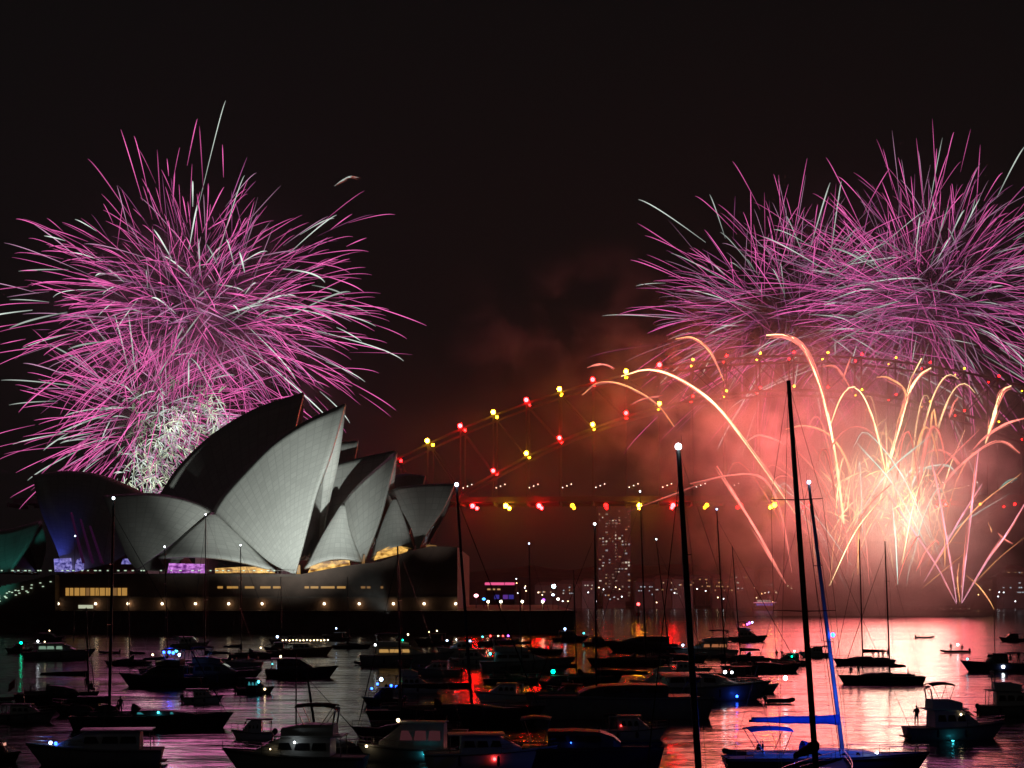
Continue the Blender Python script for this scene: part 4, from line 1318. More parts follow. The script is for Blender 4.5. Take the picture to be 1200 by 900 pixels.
b_('a21', 'motor', 449, 826, 46, -1, 'small cruiser with blue lamps round its canopy', 8, hull='black', aft_canopy=True, lamps=((-0.2, 0.3, 1.5, 'blue', 0.15), (-0.33, 0.3, 1.4, 'blue', 0.13), (0.15, 0.3, 1.7, 'blue', 0.14), (0.05, 0.1, 2.2, 'cold', 0.22), (0.3, 0.4, 1.2, 'blue', 0.14)))
b_('a22', 'sail', 535, 848, 200, 1, 'racing yacht with a heavy black boom and a blue masthead lamp', 3, hull='black', mast=(553, 535, 570), mast_lamp='cold', boom=0.44, canvas='black', mast_r=0.16, boom_z=2.0, lamp_r=0.2, genoa=0.09)
b_('a23', 'motor', 478, 892, 112, -1, 'dim cabin boat showing faint pink curtains and a green side lamp', -6, hull='grey', lit='pink', lit_both=True, cabin=1.9, c0=-0.40, c1=0.30, overhang=False, lamps=((-0.22, 0.52, -0.3, 'teal', 0.20), (0.08, 0.4, 2.2, 'warm', 0.14), (0.42, 0.35, 0.2, 'warm', 0.10)))
b_('a24', 'motor', 575, 900, 150, 1, 'long dark cruiser nose to tail with the pink curtained boat', 4, hull='white', cabin=1.2, lamps=((0.02, -0.52, -0.4, 'red', 0.12),))
b_('a25', 'cat', 690, 897, 170, 1, 'broad navy hulled catamaran with a faint blue lamp, under the glowing orange water', -3, hull='navy', lamps=((-0.12, -0.4, 0.4, 'blue', 0.05),))
b_('a26', 'motor', 618, 787, 106, 1, 'dark cruiser with one small blue lamp, below the lit promenade tip', 5, hull='grey', c0=-0.36, c1=0.2, lamps=((-0.42, -0.3, 1.2, 'teal', 0.20),), fly=True)
b_('a27', 'motor', 650, 806, 36, -1, 'small black boat with a bright green lamp on red water', 0, hull='black', cabin=0.8, lamps=((0.05, 0.2, 1.5, 'green', 0.28),))
b_('a28', 'motor', 668, 752, 40, 1, 'little launch with cold white lamps at the tip of the seawall', 0, hull='navy', lamps=((-0.15, 0, 2.1, 'cold', 0.28), (0.40, 0, 1.0, 'teal', 0.2)))
b_('a29', 'sail', 733, 780, 88, -1, 'yacht with a long bowsprit and a tall bare mast in the yellow reflection', 5, hull='black', mast=(757, 750, 577), mast_lamp='white', boom=0.5, boom_z=1.6, mast_r=0.13)
b_('a30', 'motor', 752, 764, 80, -1, 'flat topped cruiser just beyond the bowsprit yacht', -4, hull='black', c0=-0.4, c1=0.35)
b_('a31', 'cat', 722, 839, 205, -1, 'widest catamaran with a dark square pilothouse lying across the harbour', 3, hull='grey', mast=(699, 697, 616), mast_lamp='white', lit=None, mast_r=0.12, boom=0.30, canvas='black', lamps=((-0.06, -0.5, -0.6, 'warm', 0.08), (-0.02, -0.5, -0.6, 'white', 0.07)))
b_('a32', 'motor', 832, 820, 134, 1, 'dark cruiser with a white lamp on its roof, beside the thickest mast', 6, hull='grey', c0=-0.40, c1=0.24, lamps=((0.12, -0.2, 1.7, 'white', 0.2), (0.18, -0.2, 1.65, 'white', 0.16), (0.2, -0.52, -1.1, 'blue', 0.16)))
b_('a33', 'motor', 826, 770, 72, -1, 'dark boat with orange lit cabin windows and a cold lamp on its deck', 4, hull='white', lit='orange', fly=True, c0=-0.35, lamps=((0.38, 0.3, 0.9, 'cold', 0.22),))
b_('a34', 'motor', 876, 752, 44, 1, 'party boat wrapped in magenta and violet lamps', 0, hull='grey', fly=True, lamps=((0.05, 0, 3.5, 'violet', 0.3), (0.0, 0.1, 3.2, 'violet', 0.25), (0.12, -0.1, 3.7, 'cold', 0.22), (-0.1, 0.0, 3.0, 'red', 0.16), (-0.25, -0.3, 1.2, 'red', 0.16)))
b_('a35', 'sail', 893, 788, 90, 1, 'yacht below the party boat with a mast topped by a blue lamp', 5, hull='black', mast=(850, 840, 598), mast_lamp='cold', boom=0.18, mast_r=0.12)
b_('a36', 'motor', 925, 780, 44, -1, 'crowded launch with a green side lamp on the pink water', 0, hull='grey', aft_canopy=True, lamps=((-0.05, 0.4, 0.7, 'green', 0.12), (-0.12, 0.3, 1.6, 'white', 0.14)))
b_('a37', 'motor', 884, 812, 56, 1, 'square sterned workboat with a dazzling white stern lamp', 10, hull='black', cabin=0.9, lamps=((0.66, -0.2, 1.0, 'white', 0.28),))
b_('a38', 'sail', 1012, 779, 70, -1, 'black yacht with four people standing at its stern', 4, hull='black', mast=(1011, 1007, 632), canvas='black', boom=0.42, boom_yaw=0.0, mast_r=0.13, sprayhood=False)
b_('a39', 'sail', 1032, 801, 97, -1, 'black racing yacht with a plumb stern and a slanting backstay on the pink water', 3, hull='black', mast=(1043, 1037, 634), canvas='black', boom=0.2, mast_r=0.12, sprayhood=False)
b_('a40', 'motor', 1166, 787, 78, -1, 'half decked cruiser with a thin mast and a green bow lamp', 8, hull='navy', aft_canopy=True, mast=(1166, 1165, 716), c0=-0.15, c1=0.12, lamps=((0.44, 0.0, 0.7, 'teal', 0.16), (-0.05, 0.53, -0.5, 'white', 0.26)))
b_('a41', 'tender', 1119, 765, 34, -1, 'far open tender with people aboard and a white lamp', 0, lamps=((-0.1, 0, 1.4, 'white', 0.24),))
b_('a42', 'motor', 1119, 866, 112, 1, 'grey sport fishing cruiser with a flybridge bimini and a teal lamp by its hull', 6, hull='grey', fly=True, canvas='black', c0=-0.26, c1=0.24, lamps=((-0.10, -0.62, -1.25, 'teal', 0.20), (0.02, -0.36, 1.1, 'warm', 0.10)))
b_('a43', 'motor', 1192, 838, 86, 1, 'dark cruiser with bulging fenders cut by the right edge of the picture', -6, hull='grey', c0=-0.3, c1=0.25, fly=True, bimini=False)
b_('a44', 'sail', 625, 768, 70, 1, 'distant yacht whose mast lamp stands over the pink lit pavilion', 5, hull='black', mast=(622, 620, 638), mast_lamp='cold', mast_r=0.13)
b_('a45', 'motor', 540, 768, 54, -1, 'dark trawler with red and orange deck lamps near the seawall', 3, hull='white', lamps=((-0.2, 0.3, 1.7, 'cold', 0.2), (0.3, 0.3, 1.8, 'cold', 0.2), (0.1, 0.2, 2.0, 'white', 0.12)))
b_('a46', 'motor', 584, 757, 46, 1, 'small ferry boat with red, violet and white lamps along its side', 0, hull='black', cabin=1.1, lamps=((-0.2, -0.45, 1.2, 'red', 0.2), (0.0, -0.45, 1.2, 'warm', 0.16), (0.12, -0.45, 1.2, 'red', 0.18), (0.25, -0.45, 1.2, 'violet', 0.24), (-0.4, -0.4, 1.0, 'teal', 0.18)))
b_('a47', 'motor', 598, 741, 34, -1, 'water taxi with a blue and violet lit band against the seawall', 0, hull='black', cabin=1.6, lamps=((-0.1, 0.4, 1.9, 'cold', 0.30), (0.05, 0.4, 1.9, 'blue', 0.36), (0.18, 0.4, 1.9, 'blue', 0.34), (-0.32, 0.4, 1.9, 'violet', 0.34), (0.1, 0.42, 1.2, 'violet', 0.34)))
b_('a48', 'sail', 790, 776, 76, 1, 'yacht with a long bare mast between the yellow and red reflections', -4, hull='black', mast=(785, 769, 633), mast_lamp='white', mast_r=0.10, boom=0.3)
b_('a49', 'motor', 100, 838, 70, -1, 'low dark cruiser tucked behind the bow of the yacht with two tenders', 4, hull='black', cabin=0.9)
# tall masts of boats that lie just below the picture
b_('n1', 'sail', 842, 958, 190, -1, 'boat below the picture whose thick dark mast carries a bright white lamp', 8, hull='grey', mast=(821, 795, 527), mast_lamp='white', mast_r=0.20, lamp_r=0.2, canvas='black', genoa=0.05, boom=0.2)
b_('n2', 'sail', 962, 948, 190, 1, 'boat below the picture with the tallest black mast and its sail stowed at the foot', 70, hull='black', mast=(957, 924, 446), mast_r=0.19, canvas='black', boom=0.30, boom_z=1.7, boom_yaw=0.0, genoa=0.03)
# the smaller boats that fill the gaps
b_('e1', 'sail', 150, 780, 52, -1, 'small dark sloop under the bow of the blue lamp yacht', 6, hull='black', mast=(152, 150, 690), canvas='black')
b_('e2', 'motor', 222, 760, 42, 1, 'dark day boat near the seawall, left of the gold lit boats', 0, hull='grey', aft_canopy=True)
b_('e3', 'motor', 58, 752, 30, 1, 'tiny dark launch right under the seawall at the far left', 0, hull='black', lamps=((0, 0, 1.9, 'warm', 0.14),))
b_('e4', 'tender', 128, 766, 24, -1, 'grey tender between the green lit cruiser and the seawall', 0)
b_('e5', 'motor', 394, 751, 30, -1, 'small dark boat with a cold lamp off the middle of the seawall', 0, hull='black', lamps=((0, 0, 2.3, 'cold', 0.2),))
b_('e6', 'sail', 412, 760, 44, 1, 'dark sloop with a bare mast near the middle of the seawall', 4, hull='black', mast=(409, 407, 676), canvas='black')
b_('e7', 'motor', 508, 756, 42, -1, 'boat with two warm deck lamps close to the podium end', 0, hull='black', lamps=((-0.1, 0.2, 2.3, 'warm', 0.16), (0.12, 0.2, 2.0, 'warm', 0.12)))
b_('e8', 'motor', 486, 812, 62, 1, 'dark cabin cruiser right of the small blue canopy boat', 5, hull='white', fly=True, canvas='black')
b_('e9', 'motor', 590, 822, 64, -1, 'dark cruiser over the orange reflection beside the blue topped mast', -4, hull='white', aft_canopy=True, canvas='black', lamps=((0.1, 0.3, 0.6, 'warm', 0.08),))
b_('e10', 'sail', 600, 801, 66, 1, 'narrow black sloop below the dark cruiser with one blue lamp', 4, hull='black', mast=(612, 609, 690), canvas='black', boom=0.4)
b_('e11', 'motor', 556, 779, 52, 1, 'dark boat tucked between the trawler and the racing yacht mast', 0, hull='white')
b_('e12', 'motor', 512, 792, 54, -1, 'unlit cruiser under the bow of the gold windowed cruiser', 0, hull='grey', canvas='black', aft_canopy=True)
b_('e13', 'motor', 664, 818, 44, -1, 'dark open boat just below the bright green lamp', 0, hull='black', cabin=0.8)
b_('e14', 'motor', 702, 757, 34, 1, 'small black boat on the red water left of the bowsprit yacht', 0, hull='black')
b_('e15', 'motor', 770, 808, 60, -1, 'dark cruiser with see through canopy between the two widest boats', 5, hull='white', aft_canopy=True, canvas='black', fly=True)
b_('e16', 'motor', 806, 792, 52, 1, 'unlit motor boat astern of the white roof lamp cruiser', 0, hull='white')
b_('e17', 'motor', 862, 798, 46, -1, 'dark launch between the white roof lamp cruiser and the workboat', 0, hull='black')
b_('e18', 'tender', 914, 824, 34, 1, 'black tender on the pink water over the blue boom', 4)
b_('e19', 'motor', 955, 770, 34, -1, 'dark boat just left of the yacht with four people', 0, hull='white', aft_canopy=True, canvas='black')
b_('e20', 'tender', 1084, 748, 22, 1, 'tiny far tender on the brightest pink water', 0)
b_('e21', 'motor', 1186, 752, 28, -1, 'tiny far launch at the right edge of the water', 0, hull='black')
b_('e22', 'motor', 238, 824, 44, 1, 'small dark boat between the teal runabout and the two tender yacht', 4, hull='white', cabin=0.8)
b_('e23', 'motor', 296, 866, 46, -1, 'dark workboat half hidden behind the pilot boat', 0, hull='white', cabin=1.0)
b_('e24', 'tender', 868, 886, 42, -1, 'fat black tender tied beside the blue lit yacht', 10)
b_('e25', 'motor', 742, 866, 74, 1, 'dark cruiser squeezed between the two big catamarans', 0, hull='white', canvas='black', aft_canopy=True, lamps=((-0.2, -0.4, 0.4, 'red', 0.06),))
b_('e26', 'sail', 336, 754, 40, -1, 'dark sloop behind the wooden launch with yellow lamps', 0, hull='black', mast=(330, 329, 676), canvas='black')
b_('e27', 'sail', 480, 866, 130, -1, 'black yacht behind the pink curtained boat', -4, hull='black', canvas='black', mast=(470, 466, 640), boom=0.3)
b_('e28', 'sail', 688, 800, 80, 1, 'black sloop with a low boom before the widest catamaran', 3, hull='black', canvas='black', mast=(676, 672, 668), boom=0.4)
b_('e29', 'sail', 872, 776, 58, -1, 'slim black sloop with slanting wires under the party boat', 0, hull='black', canvas='black', mast=(868, 858, 640), boom=0.4)
b_('e30', 'motor', 30, 846, 66, 1, 'low dark launch under the stern of the old flag yacht', 0, hull='grey', cabin=0.8)
# the blue lit yacht
blue = b_('n3', 'sail', 970, 906, 232, 1, 'large yacht bathed in blue light with blue canvas over its boom and deck', 4, hull='navy', mast=(988, 948, 568), mast_lamp='cold', mast_r=0.16, genoa_canvas='black', canvas='blue', boom=0.46, boom_z=2.35, dark=False, bimini=True, lamps=((0.22, -0.4, 0.35, 'white', 0.09),), outboard=True, genoa=0.02)
r_, L_, dz_, s_ = boats['n3']
point_light('blue_deck_lamp', (0.10 * L_, -3.2, dz_ + 2.6), 170, (0.03, 0.10, 1.0), 0.15, r_)
point_light('blue_deck_lamp', (-0.22 * L_, -3.0, dz_ + 2.9), 170, (0.03, 0.10, 1.0), 0.15, r_)
point_light('blue_mast_lamp', (0.02 * L_, -1.2, dz_ + 6.6), 26, (0.02, 0.12, 1.0), 0.1, r_)
point_light('blue_mast_lamp', (0.05 * L_, -1.2, dz_ + 4.4), 34, (0.02, 0.12, 1.0), 0.1, r_)
lamp(r_, (0.02 * L_, -0.3, dz_ + 8.6), 'blue', 0.16)
ra, La, da, sa = boats['a8']
point_light('blue_party_lamp', (-0.1 * La, 0, da + 3.9), 160, (0.03, 0.08, 1.0), 0.2, ra)
point_light('blue_party_lamp', (-0.1 * La, -3.5, 0.9), 60, (0.03, 0.08, 1.0), 0.2, ra)
# ------------------------------------------------------------------ people aboard
M_CLOTH = [worn('cloth_dark', (0.02, 0.02, 0.025), (0.04, 0.04, 0.045), 6, 0.9), worn('cloth_blue', (0.03, 0.05, 0.11), (0.05, 0.08, 0.16), 6, 0.9), worn('cloth_rust', (0.20, 0.06, 0.04), (0.27, 0.09, 0.06), 6, 0.9), worn('cloth_pale', (0.42, 0.40, 0.36), (0.52, 0.50, 0.46), 6, 0.9)]
M_SKIN = mat('skin', (0.42, 0.25, 0.17), 0.55)
M_HAIR = mat('hair_dark', (0.02, 0.015, 0.012), 0.6)
def skinned(name, verts, edges, radii, m, parent, root_i=0, lvl=1):
    me = bpy.data.meshes.new(name)
    me.from_pydata(verts, edges, [])
    o = bpy.data.objects.new(name, me)
    COL.objects.link(o)
    o.parent = parent
    sk = o.modifiers.new('skin', 'SKIN')
    for i, r in enumerate(radii):
        me.skin_vertices[0].data[i].radius = (r, r)
    me.skin_vertices[0].data[root_i].use_root = True
    su = o.modifiers.new('smooth', 'SUBSURF'); su.levels = lvl; su.render_levels = lvl
    me.materials.append(m)
    return o
def person(loc, rz, label, pose='stand', top=0, legs=0, h=1.74, group=None):
    root = empty('person', loc, rz, label, 'person', group)
    k = h / 1.74
    if pose == 'sit':
        hip, dz = 0.50, -0.40
        leg = lambda s: [(0.42, 0.11 * s, 0.52), (0.46, 0.12 * s, 0.10), (0.60, 0.13 * s, 0.06)]
    else:
        hip, dz = 0.92, 0.0
        st = 0.10 if pose == 'stride' else 0.02
        leg = lambda s: [(st * s + 0.03, 0.11 * s, 0.50), (st * s - 0.02, 0.13 * s, 0.09), (st * s + 0.15, 0.14 * s, 0.04)]
    z = lambda v: (v + dz)
    V = [(0, 0, hip), (0.01, 0, z(1.12)), (0.0, 0, z(1.38)), (0.01, 0, z(1.50)), (0.03, 0, z(1.56)), (0.04, 0, z(1.66))]
    E = [(0, 1), (1, 2), (2, 3), (3, 4), (4, 5)]
    RR = [0.135, 0.125, 0.15, 0.07, 0.075, 0.085]
    for s in (1, -1):
        i = len(V)
        V += [(0.0, 0.19 * s, z(1.40))]
        if pose == 'raise' and s > 0:
            V += [(0.12, 0.30 * s, z(1.62)), (0.14, 0.26 * s, z(1.88)), (0.15, 0.25 * s, z(1.97))]
        elif pose == 'hold':
            V += [(0.05, 0.25 * s, z(1.14)), (0.28, 0.16 * s, z(1.22)), (0.35, 0.13 * s, z(1.26))]
        else:
            V += [(-0.02, 0.26 * s, z(1.12)), (0.06, 0.27 * s, z(0.88)), (0.09, 0.26 * s, z(0.78))]
        RR += [0.075, 0.05, 0.038, 0.035]
        E += [(2, i), (i, i + 1), (i + 1, i + 2), (i + 2, i + 3)]
        j = len(V)
        V += [(0.0, 0.10 * s, hip - 0.03)] + leg(s)
        RR += [0.10, 0.07, 0.045, 0.04]
        E += [(0, j), (j, j + 1), (j + 1, j + 2), (j + 2, j + 3)]
    V = [(x * k, y * k, q * k) for x, y, q in V]
    body = skinned('body', V, E, [r * k for r in RR], M_CLOTH[top], root)
    hd = MB(); hd.ball((0.035 * k, 0, z(1.665) * k), 0.105 * k, 10, 8, 0.95, 0.78, 1.15)
    hd.ball((0.135 * k, 0, z(1.655) * k), 0.022 * k, 6, 4)
    hd.build('head', M_SKIN, root, True)
    hr = MB(); hr.ball((0.012 * k, 0, z(1.70) * k), 0.108 * k, 10, 8, 0.95, 0.86, 1.0)
    hr.build('hair', M_HAIR, root, True)
    return root
def aboard(key, fx, fy, rz, label, pose='stand', top=0, dz=0.0, group=None, h=1.74):
    root, L, deck, sgn = boats[key]
    p = Matrix.Rotation(root.rotation_euler.z, 4, 'Z') @ Vector((fx * L, fy, 0))
    return person((root.location.x + p.x, root.location.y + p.y, deck + 0.06 + dz), rz, label, pose, top, 0, h, group)
aboard('a3', 0.37, 0.0, R(95), 'person standing upright on the bow of the old yacht with the flag', 'stand', 0, 0.15)
aboard('a3', 0.42, 0.3, R(60), 'person crouching low by the feet of the one on the old yacht bow', 'sit', 0, -0.05)
g4 = 'people standing in a row at a yacht stern'
for k, (fx, ps) in enumerate(((-0.16, 'stand'), (-0.25, 'hold'), (-0.33, 'stand'), (-0.41, 'stand'))):
    aboard('a38', fx, 0.3 * (k % 2), R(80 + 10 * k), 'dark figure standing in the row of four on the black yacht stern', ps, k % 2, 0.05, g4, 1.70)
aboard('a39', 0.36, -0.3, R(100), 'person sitting nearest the pointed bow of the black racing yacht', 'sit', 1, 0.0)
aboard('a39', 0.28, 0.3, R(80), 'person in pale clothes standing on the foredeck of the black racing yacht', 'hold', 3, -0.1)
aboard('a36', 0.2, 0.2, R(90), 'person waving one arm on the crowded launch', 'raise', 0, 0.0)
aboard('a36', 0.34, 0.0, R(90), 'person in rust coloured clothes at the front of the crowded launch', 'hold', 2, 0.0)
aboard('a36', -0.30, 0.3, R(70), 'person under the canopy at the back of the crowded launch', 'stand', 1, 0.0)
aboard('a41', 0.15, 0.2, R(90), 'person standing in the far open tender', 'stand', 0, 0.0)
aboard('a41', -0.25, 0.0, R(90), 'person sitting by the motor of the far open tender', 'sit', 0, 0.1)
aboard('a40', -0.36, 0.4, R(70), 'person standing under the after canopy of the half decked cruiser', 'stand', 0, 0.0)
aboard('a40', -0.26, -0.3, R(100), 'person in pale clothes seated in the half decked cruiser', 'sit', 3, 0.0)
aboard('a5', -0.20, -0.9, R(90), 'person standing beside the two upturned tenders on the long yacht', 'stand', 0, 0.0)
aboard('a9', -0.42, 0.5, R(90), 'person standing at the stern of the unlit flybridge cruiser', 'stand', 0, 0.0)
aboard('a42', -0.40, 0.4, R(80), 'person leaning on the cockpit side of the grey sport fishing cruiser', 'hold', 0, 0.0)
aboard('a12', -0.30, 0.3, R(90), 'person in the cockpit of the small yacht before the gold foyer', 'stand', 1, 0.0)
# ------------------------------------------------------------------ far shore: tower, houses, lamps, barges, ferry
M_BLD = [worn('far_wall_grey', (0.12, 0.11, 0.10), (0.16, 0.15, 0.14), 0.1, 0.8), worn('far_wall_brown', (0.14, 0.10, 0.08), (0.20, 0.15, 0.12), 0.1, 0.8), worn('far_wall_pale', (0.24, 0.23, 0.21), (0.30, 0.29, 0.27), 0.1, 0.8)]
W_D = [lamp_mat('tower_window_%s' % n_, c_, q_) for n_, c_, q_ in (('faint', (1.0, 0.75, 0.5), 0.08), ('low', (1.0, 0.8, 0.6), 0.16), ('mid', (0.9, 0.95, 1.0), 0.25), ('bright', (1.0, 0.9, 0.7), 0.6), ('amber', (1.0, 0.6, 0.3), 0.3))]
W_C = [lamp_mat('far_window_warm', (1.0, 0.72, 0.42), 0.5), lamp_mat('far_window_white', (1.0, 0.92, 0.78), 0.55), lamp_mat('far_window_cold', (0.75, 0.9, 1.0), 0.5), lamp_mat('far_window_amber', (1.0, 0.55, 0.22), 0.5)]
def tower():
    d = 1270.0
    sc = d / FPX
    x0, x1 = px(701, 0, d).x, px(739, 0, d).x
    z0, z1 = CAM_H + (HOR - 700) * sc, CAM_H + (HOR - 594) * sc
    root = empty('apartment_tower', ((x0 + x1) / 2, d, z0), 0, 'tall apartment tower dotted with lit windows under the bridge deck', 'tower')
    w = x1 - x0
    b = MB(); b.box(-w / 2, w / 2, 0, 20, -20, z1 - z0)
    for k in range(1, 30): b.box(-w / 2 - 0.3, w / 2 + 0.3, -0.5, -0.004, (z1 - z0) * k / 30 - 0.15, (z1 - z0) * k / 30 + 0.15)
    b.build('wall', M_BLD[0], root)
    b = MB(); b.box(-w * 0.3, w * 0.3, 4, 16, z1 - z0 + 0.004, z1 - z0 + 4); b.box(-w / 2 - 0.3, w / 2 + 0.3, -0.3, 20.3, z1 - z0 + 0.004, z1 - z0 + 0.9); b.build('roof', M_BLD[1], root)
    r = random.Random(9)
    cells = [(i, k) for i in range(10) for k in range(29)]
    r.shuffle(cells)
    for i, k in cells[:92]:
        xx = -w / 2 + w * (i + 0.25) / 10 + r.uniform(-0.15, 0.15)
        zz = (z1 - z0) * (k + 0.3) / 30
        MB().box(xx, xx + w * r.choice((0.035, 0.05, 0.07)), -0.12, -0.006, zz, zz + r.choice((0.8, 1.2))).build('window', r.choice(W_D + W_D[:2]), root)
tower()
def shore_house(x, y, wpx, hpx, d, m, nwin, label, seed, col=None, group='buildings on the far shore'):
    sc = d / FPX
    c = px(x, y, d)
    root = empty('shore_building', c, 0, label, 'building', group)
    w, h = wpx * sc, hpx * sc
    b = MB(); b.box(-w / 2, w / 2, 0, 14, -14, h); b.build('wall', m, root)
    b = MB(); b.add([(-w / 2 - 0.6, -0.6, h + 0.004), (w / 2 + 0.6, -0.6, h + 0.004), (w / 2 + 0.6, 14.6, h + 0.004), (-w / 2 - 0.6, 14.6, h + 0.004), (-w / 2 + w * 0.2, 7, h + w * 0.10 + 1), (w / 2 - w * 0.2, 7, h + w * 0.10 + 1)], [(0, 1, 5, 4), (1, 2, 5), (2, 3, 4, 5), (3, 0, 4), (3, 2, 1, 0)]); b.build('roof', M_BLD[1], root)
    r = random.Random(seed)
    for k in range(nwin):
        xx = r.uniform(-w / 2 + 0.8, w / 2 - 1.5); zz = r.choice([q for q in (0.15, 0.4, 0.65)]) * h
        MB().box(xx, xx + r.uniform(0.6, 1.5), -0.14, -0.006, zz, zz + r.uniform(0.6, 0.9)).build('window', col or r.choice(W_C), root)
    return root
SH = [(640, 700, 26, 14, 6, 'low dark shore house left of the bright white lamp'), (668, 698, 30, 14, 7, 'long shore house with a row of small warm windows'), (690, 697, 16, 16, 4, 'narrow shore house at the foot of the lit tower'), (757, 700, 26, 18, 9, 'shore house with cold white windows right of the lit tower'),
      (778, 694, 22, 16, 6, 'shore house high on the slope above the harbour marker'), (800, 699, 24, 20, 8, 'shore house seen behind the thickest mast'), (823, 690, 28, 16, 9, 'wide shore house with amber windows beyond the thickest mast'), (848, 695, 26, 18, 8, 'shore house between the amber one and the terrace block'),
      (872, 694, 24, 26, 8, 'tallest shore house before the far terrace block'), (905, 697, 28, 28, 7, 'terrace block near the falling pink comet'), (1150, 699, 26, 18, 6, 'far shore house dimly seen through the thin smoke'), (1185, 698, 34, 22, 10, 'far shore house with blue white windows at the right edge'), (1190, 682, 22, 16, 5, 'upper house on the slope at the right edge of the shore'), (720, 704, 26, 9, 6, 'squat boatshed under the lit tower')]
for i, (x, y, w, h, n, lab) in enumerate(SH):
    shore_house(x, y, w, h, 1256.0 - 3 * (i % 3) + (30 if y < 693 else 0), M_BLD[i % 3], n, lab, 100 + i, W_C[2] if 'cold' in lab or 'blue' in lab else (W_C[3] if 'amber' in lab else None))
# street lamps along the far shore
def lamp_proto(m, r, h):
    root = empty('shore_lamp', (0, 0, 0), 0, 'tiny lamp on a post along the dark far shore', 'street lamp', 'street lamps along the far shore')
    MB().tube([(0, 0, -6), (0, 0, h - r)], 0.12, 4).build('post', M_BLD[1], root)
    MB().ball((0, 0, h), r, 6, 4).build('lamp_head', m, root)
    return root
FL = [lamp_mat('shore_lamp_warm', (1.0, 0.70, 0.40), 6.0), lamp_mat('shore_lamp_white', (0.9, 0.95, 1.0), 6.0), lamp_mat('shore_lamp_amber', (1.0, 0.5, 0.2), 8.0)]
protos = [lamp_proto(m, 0.42, 5.0) for m in FL]
r5 = random.Random(41)
used = [False] * 3
for k in range(70):
    x = r5.choice((r5.uniform(600, 700), r5.uniform(740, 930), r5.uniform(680, 930), r5.uniform(1120, 1200)))
    y = r5.choice((r5.gauss(690, 2), r5.gauss(689, 4), r5.gauss(700, 4)))
    y = min(706, max(674, y))
    d = 1240.0 if y > 694 else 1262.0
    i = r5.choice((0, 0, 1, 1, 2))
    o = protos[i] if not used[i] else copy_tree(protos[i])
    used[i] = True
    p = px(x, y, d)
    o.location = (p.x, p.y, p.z - 5.0)
bl_ = px(649, 687, 1180)
root = empty('floodlight_mast', (bl_.x, bl_.y, 0), 0, 'dazzling blue white floodlight above the far waterfront', 'floodlight')
MB().tube([(0, 0, -2), (0, 0, bl_.z - 1.2)], 0.3, 6).build('post', M_BLD[1], root)
MB().ball((0, 0, bl_.z), 1.3, 8, 6).build('lamp_head', lamp_mat('floodlight_cold', (0.55, 0.95, 1.0), 40.0), root)

# pink lit pavilion and the street of coloured lights beyond the promenade
def pavilion():
    d = 760.0
    c = px(586, 706, d); sc = d / FPX
    root = empty('waterfront_pavilion', (c.x, d, c.z), 0, 'flat roofed waterfront pavilion edged with pink neon', 'pavilion')
    w = 34 * sc
    b = MB(); b.box(-w / 2, w / 2, 0, 12, -10, 20 * sc); b.build('wall', M_BLD[1], root)
    b = MB(); b.box(-w / 2 - 0.8, w / 2 + 0.8, -1.2, 13, 20 * sc + 0.004, 20 * sc + 0.8); b.build('roof', M_BLD[0], root)
    for a, q, m in ((-0.52, 0.14, 'pink'), (0.16, 0.5, 'pink')):
        MB().box(w * a, w * q, -1.5, -1.204, 20 * sc + 0.15, 20 * sc + 1.3).build('neon_strip', lamp_mat('neon_pink', (1.0, 0.12, 0.32), 0.9), root)
    for a in (-0.44, -0.28, -0.1):
        MB().box(w * a, w * a + 1.4, -0.2, -0.006, 14.5 * sc, 16.3 * sc).build('window', W_C[3], root)
    for a, m in ((-0.2, (0.12, 0.1, 0.9)), (0.1, (0.35, 0.1, 0.9)), (0.3, (0.12, 0.1, 0.9))):
        MB().box(w * a, w * a + 2.2, -0.2, -0.006, 4 * sc, 9 * sc).build('lit_panel', lamp_mat('panel_%d' % int(m[0] * 100), m, 0.25), root)
pavilion()
def kiosk(x, y, d, color, s, r, label, hgt):
    c = px(x, y, d)
    root = empty('light_stand', (c.x, d, z_walk), 0, label, 'light stand')
    MB().tube([(0, 0, 0), (0, 0, c.z - z_walk - r)], 0.15, 6).build('post', M_BLD[1], root)
    MB().ball((0, 0, c.z - z_walk), r, 8, 6, 1.2, 0.8, 0.9).build('lamp_head', lamp_mat('stand_' + label.split()[1], color, s), root)
kiosk(558, 698, 600, (1.0, 0.35, 0.42), 7.0, 0.65, 'big pink glowing stage lamp at the promenade corner', 4)
kiosk(567, 702, 600, (0.05, 0.3, 1.0), 5.0, 0.5, 'bright blue stage lamp next to the pink one', 4)
kiosk(637, 703, 560, (0.5, 0.1, 1.0), 2.5, 0.5, 'slim violet lamp on the open promenade', 4)
kiosk(654, 702, 560, (1.0, 0.9, 0.8), 9.0, 0.4, 'broad white lamp at the tip of the promenade', 4)
kiosk(648, 697, 575, (0.6, 0.7, 1.0), 9.0, 0.4, 'raised cold lamp behind the promenade tip', 4)
pl_m = lamp_mat('promenade_globe', (1.0, 0.9, 0.68), 6.0)
for x, lab in ((572, 'globe lamp nearest the podium on the open promenade'), (587, 'globe lamp before the pink edged pavilion'), (612, 'globe lamp midway along the open promenade'), (636, 'globe lamp closest to the tip of the promenade')):
    p = px(x, 705, POD_D + 4)
    root = empty('promenade_lamp', (p.x, p.y, z_walk), 0, lab, 'street lamp', 'globe lamps on the open promenade')
    MB().tube([(0, 0, 0), (0, 0, p.z - z_walk - 0.4)], 0.09, 6).build('post', M_RIB, root)
    MB().ball((0, 0, p.z - z_walk), 0.45, 8, 6).build('globe', pl_m, root)
    point_light('promenade_bulb', (0, -0.7, p.z - z_walk - 0.3), 160, (1.0, 0.66, 0.32), 0.3, root)
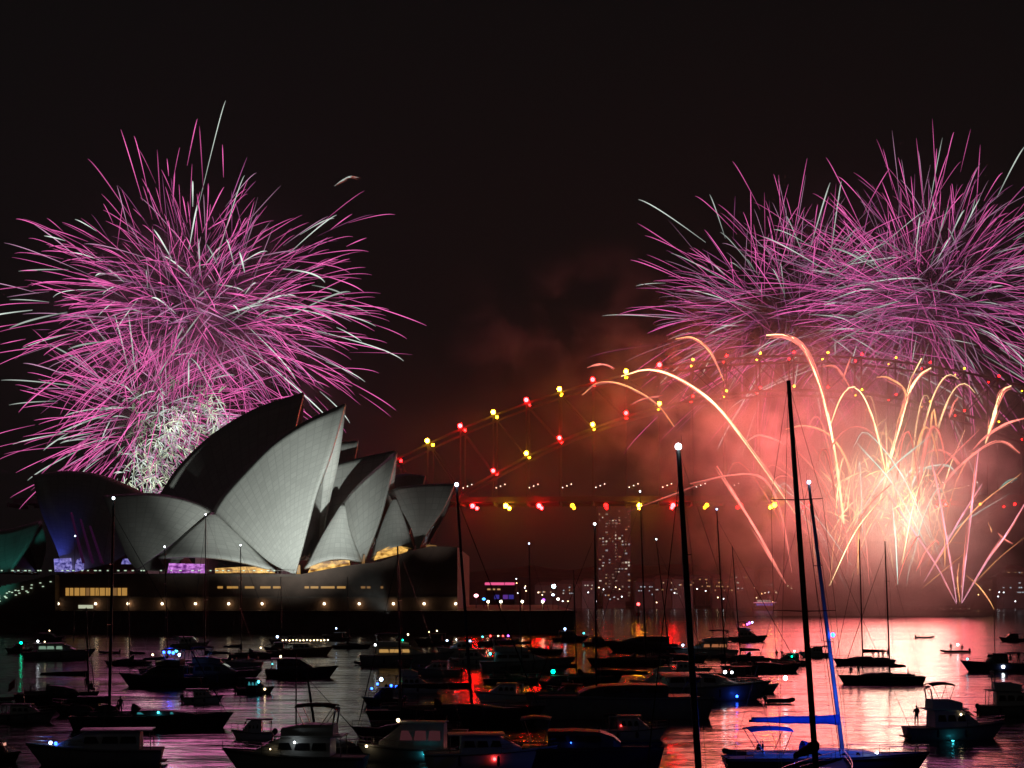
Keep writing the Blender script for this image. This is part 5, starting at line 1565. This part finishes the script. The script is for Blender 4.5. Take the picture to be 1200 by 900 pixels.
# harbour marker with a red light
p = px(748, 708, 700)
root = empty('channel_marker', (p.x, 700, 0), 0, 'slender channel marker post with a red light over the yellow reflection', 'channel marker')
MB().tube([(0, 0, -2), (0, 0, p.z - 0.5)], [0.32, 0.2], 6).build('post', M_SPAR_B, root)
MB().ball((0, 0, p.z), 0.65, 8, 6).build('lamp', LAMPS['red'], root)
MB().box(-0.9, 0.9, -0.05, 0.05, 2.6, 3.8).build('board', M_CANVAS['red'], root)
# barges under the fireworks
def barge(x, y, wpx, label):
    d = dist(y); sc = d / FPX
    c = px(x, y, d)
    root = empty('firework_barge', (c.x, d, 0), 0, label, 'barge')
    w = wpx * sc
    b = MB(); b.prism([(-w / 2, 1.2), (-w / 2 + 1.5, -0.5), (w / 2 - 1.5, -0.5), (w / 2, 1.2)], -5, 5); fix_normals(b.build('hull', M_HULLS['black'], root))
    n = max(3, int(w / 5))
    for k in range(n):
        xx = -w / 2 + w * (k + 0.5) / n
        MB().box(xx - 1.0, xx + 1.0, -3, 3, 1.204, 2.1).build('mortar_rack', M_BLD[0], root)
    for k in (0.1, 0.5, 0.9):
        MB().ball((-w / 2 + w * k, -4.6, 2.0), 0.3, 6, 4).build('lamp', W_C[0], root)
barge(1040, 717, 150, 'long low barge in the red smoke at the root of the gold fountain')
barge(1123, 717, 26, 'short barge at the point where the pink fan of comets starts')
def ferry():
    d = 1120.0; c = px(897, 703, d); sc = d / FPX
    root = empty('ferry', (c.x, d, 0), R(3), 'far ferry lit pink along its roof and blue below, left of the smoke', 'ferry')
    L = 30 * sc
    rows = hull_part(root, L, 6, 2.2, M_HULLS['grey'], M_DECK, 0.25, 0.08, 0.8, 2.0)
    MB().box(-0.40 * L, 0.32 * L, -2.5, 2.5, 2.3, 4.8).build('lower_cabin', M_CABIN, root)
    MB().box(-0.36 * L, 0.24 * L, -2.3, 2.3, 4.81, 7.2).build('upper_cabin', M_CABIN, root)
    MB().box(0.12 * L, 0.24 * L, -1.8, 1.8, 7.21, 9.2).build('wheelhouse', M_CABIN, root)
    for k in range(6): MB().box((-0.38 + 0.11 * k) * L, (-0.30 + 0.11 * k) * L, -2.56, -2.504, 3.2, 4.4).build('window', lamp_mat('ferry_blue', (0.2, 0.2, 1.0), 0.7), root)
    for k in range(5): MB().box((-0.34 + 0.11 * k) * L, (-0.26 + 0.11 * k) * L, -2.36, -2.304, 5.4, 6.7).build('window', W_C[1], root)
    MB().box(-0.5 * L, 0.4 * L, -2.7, -2.58, 4.85, 5.25).build('lamp_strip', lamp_mat('ferry_pink', (1.0, 0.3, 0.45), 1.5), root)
ferry()
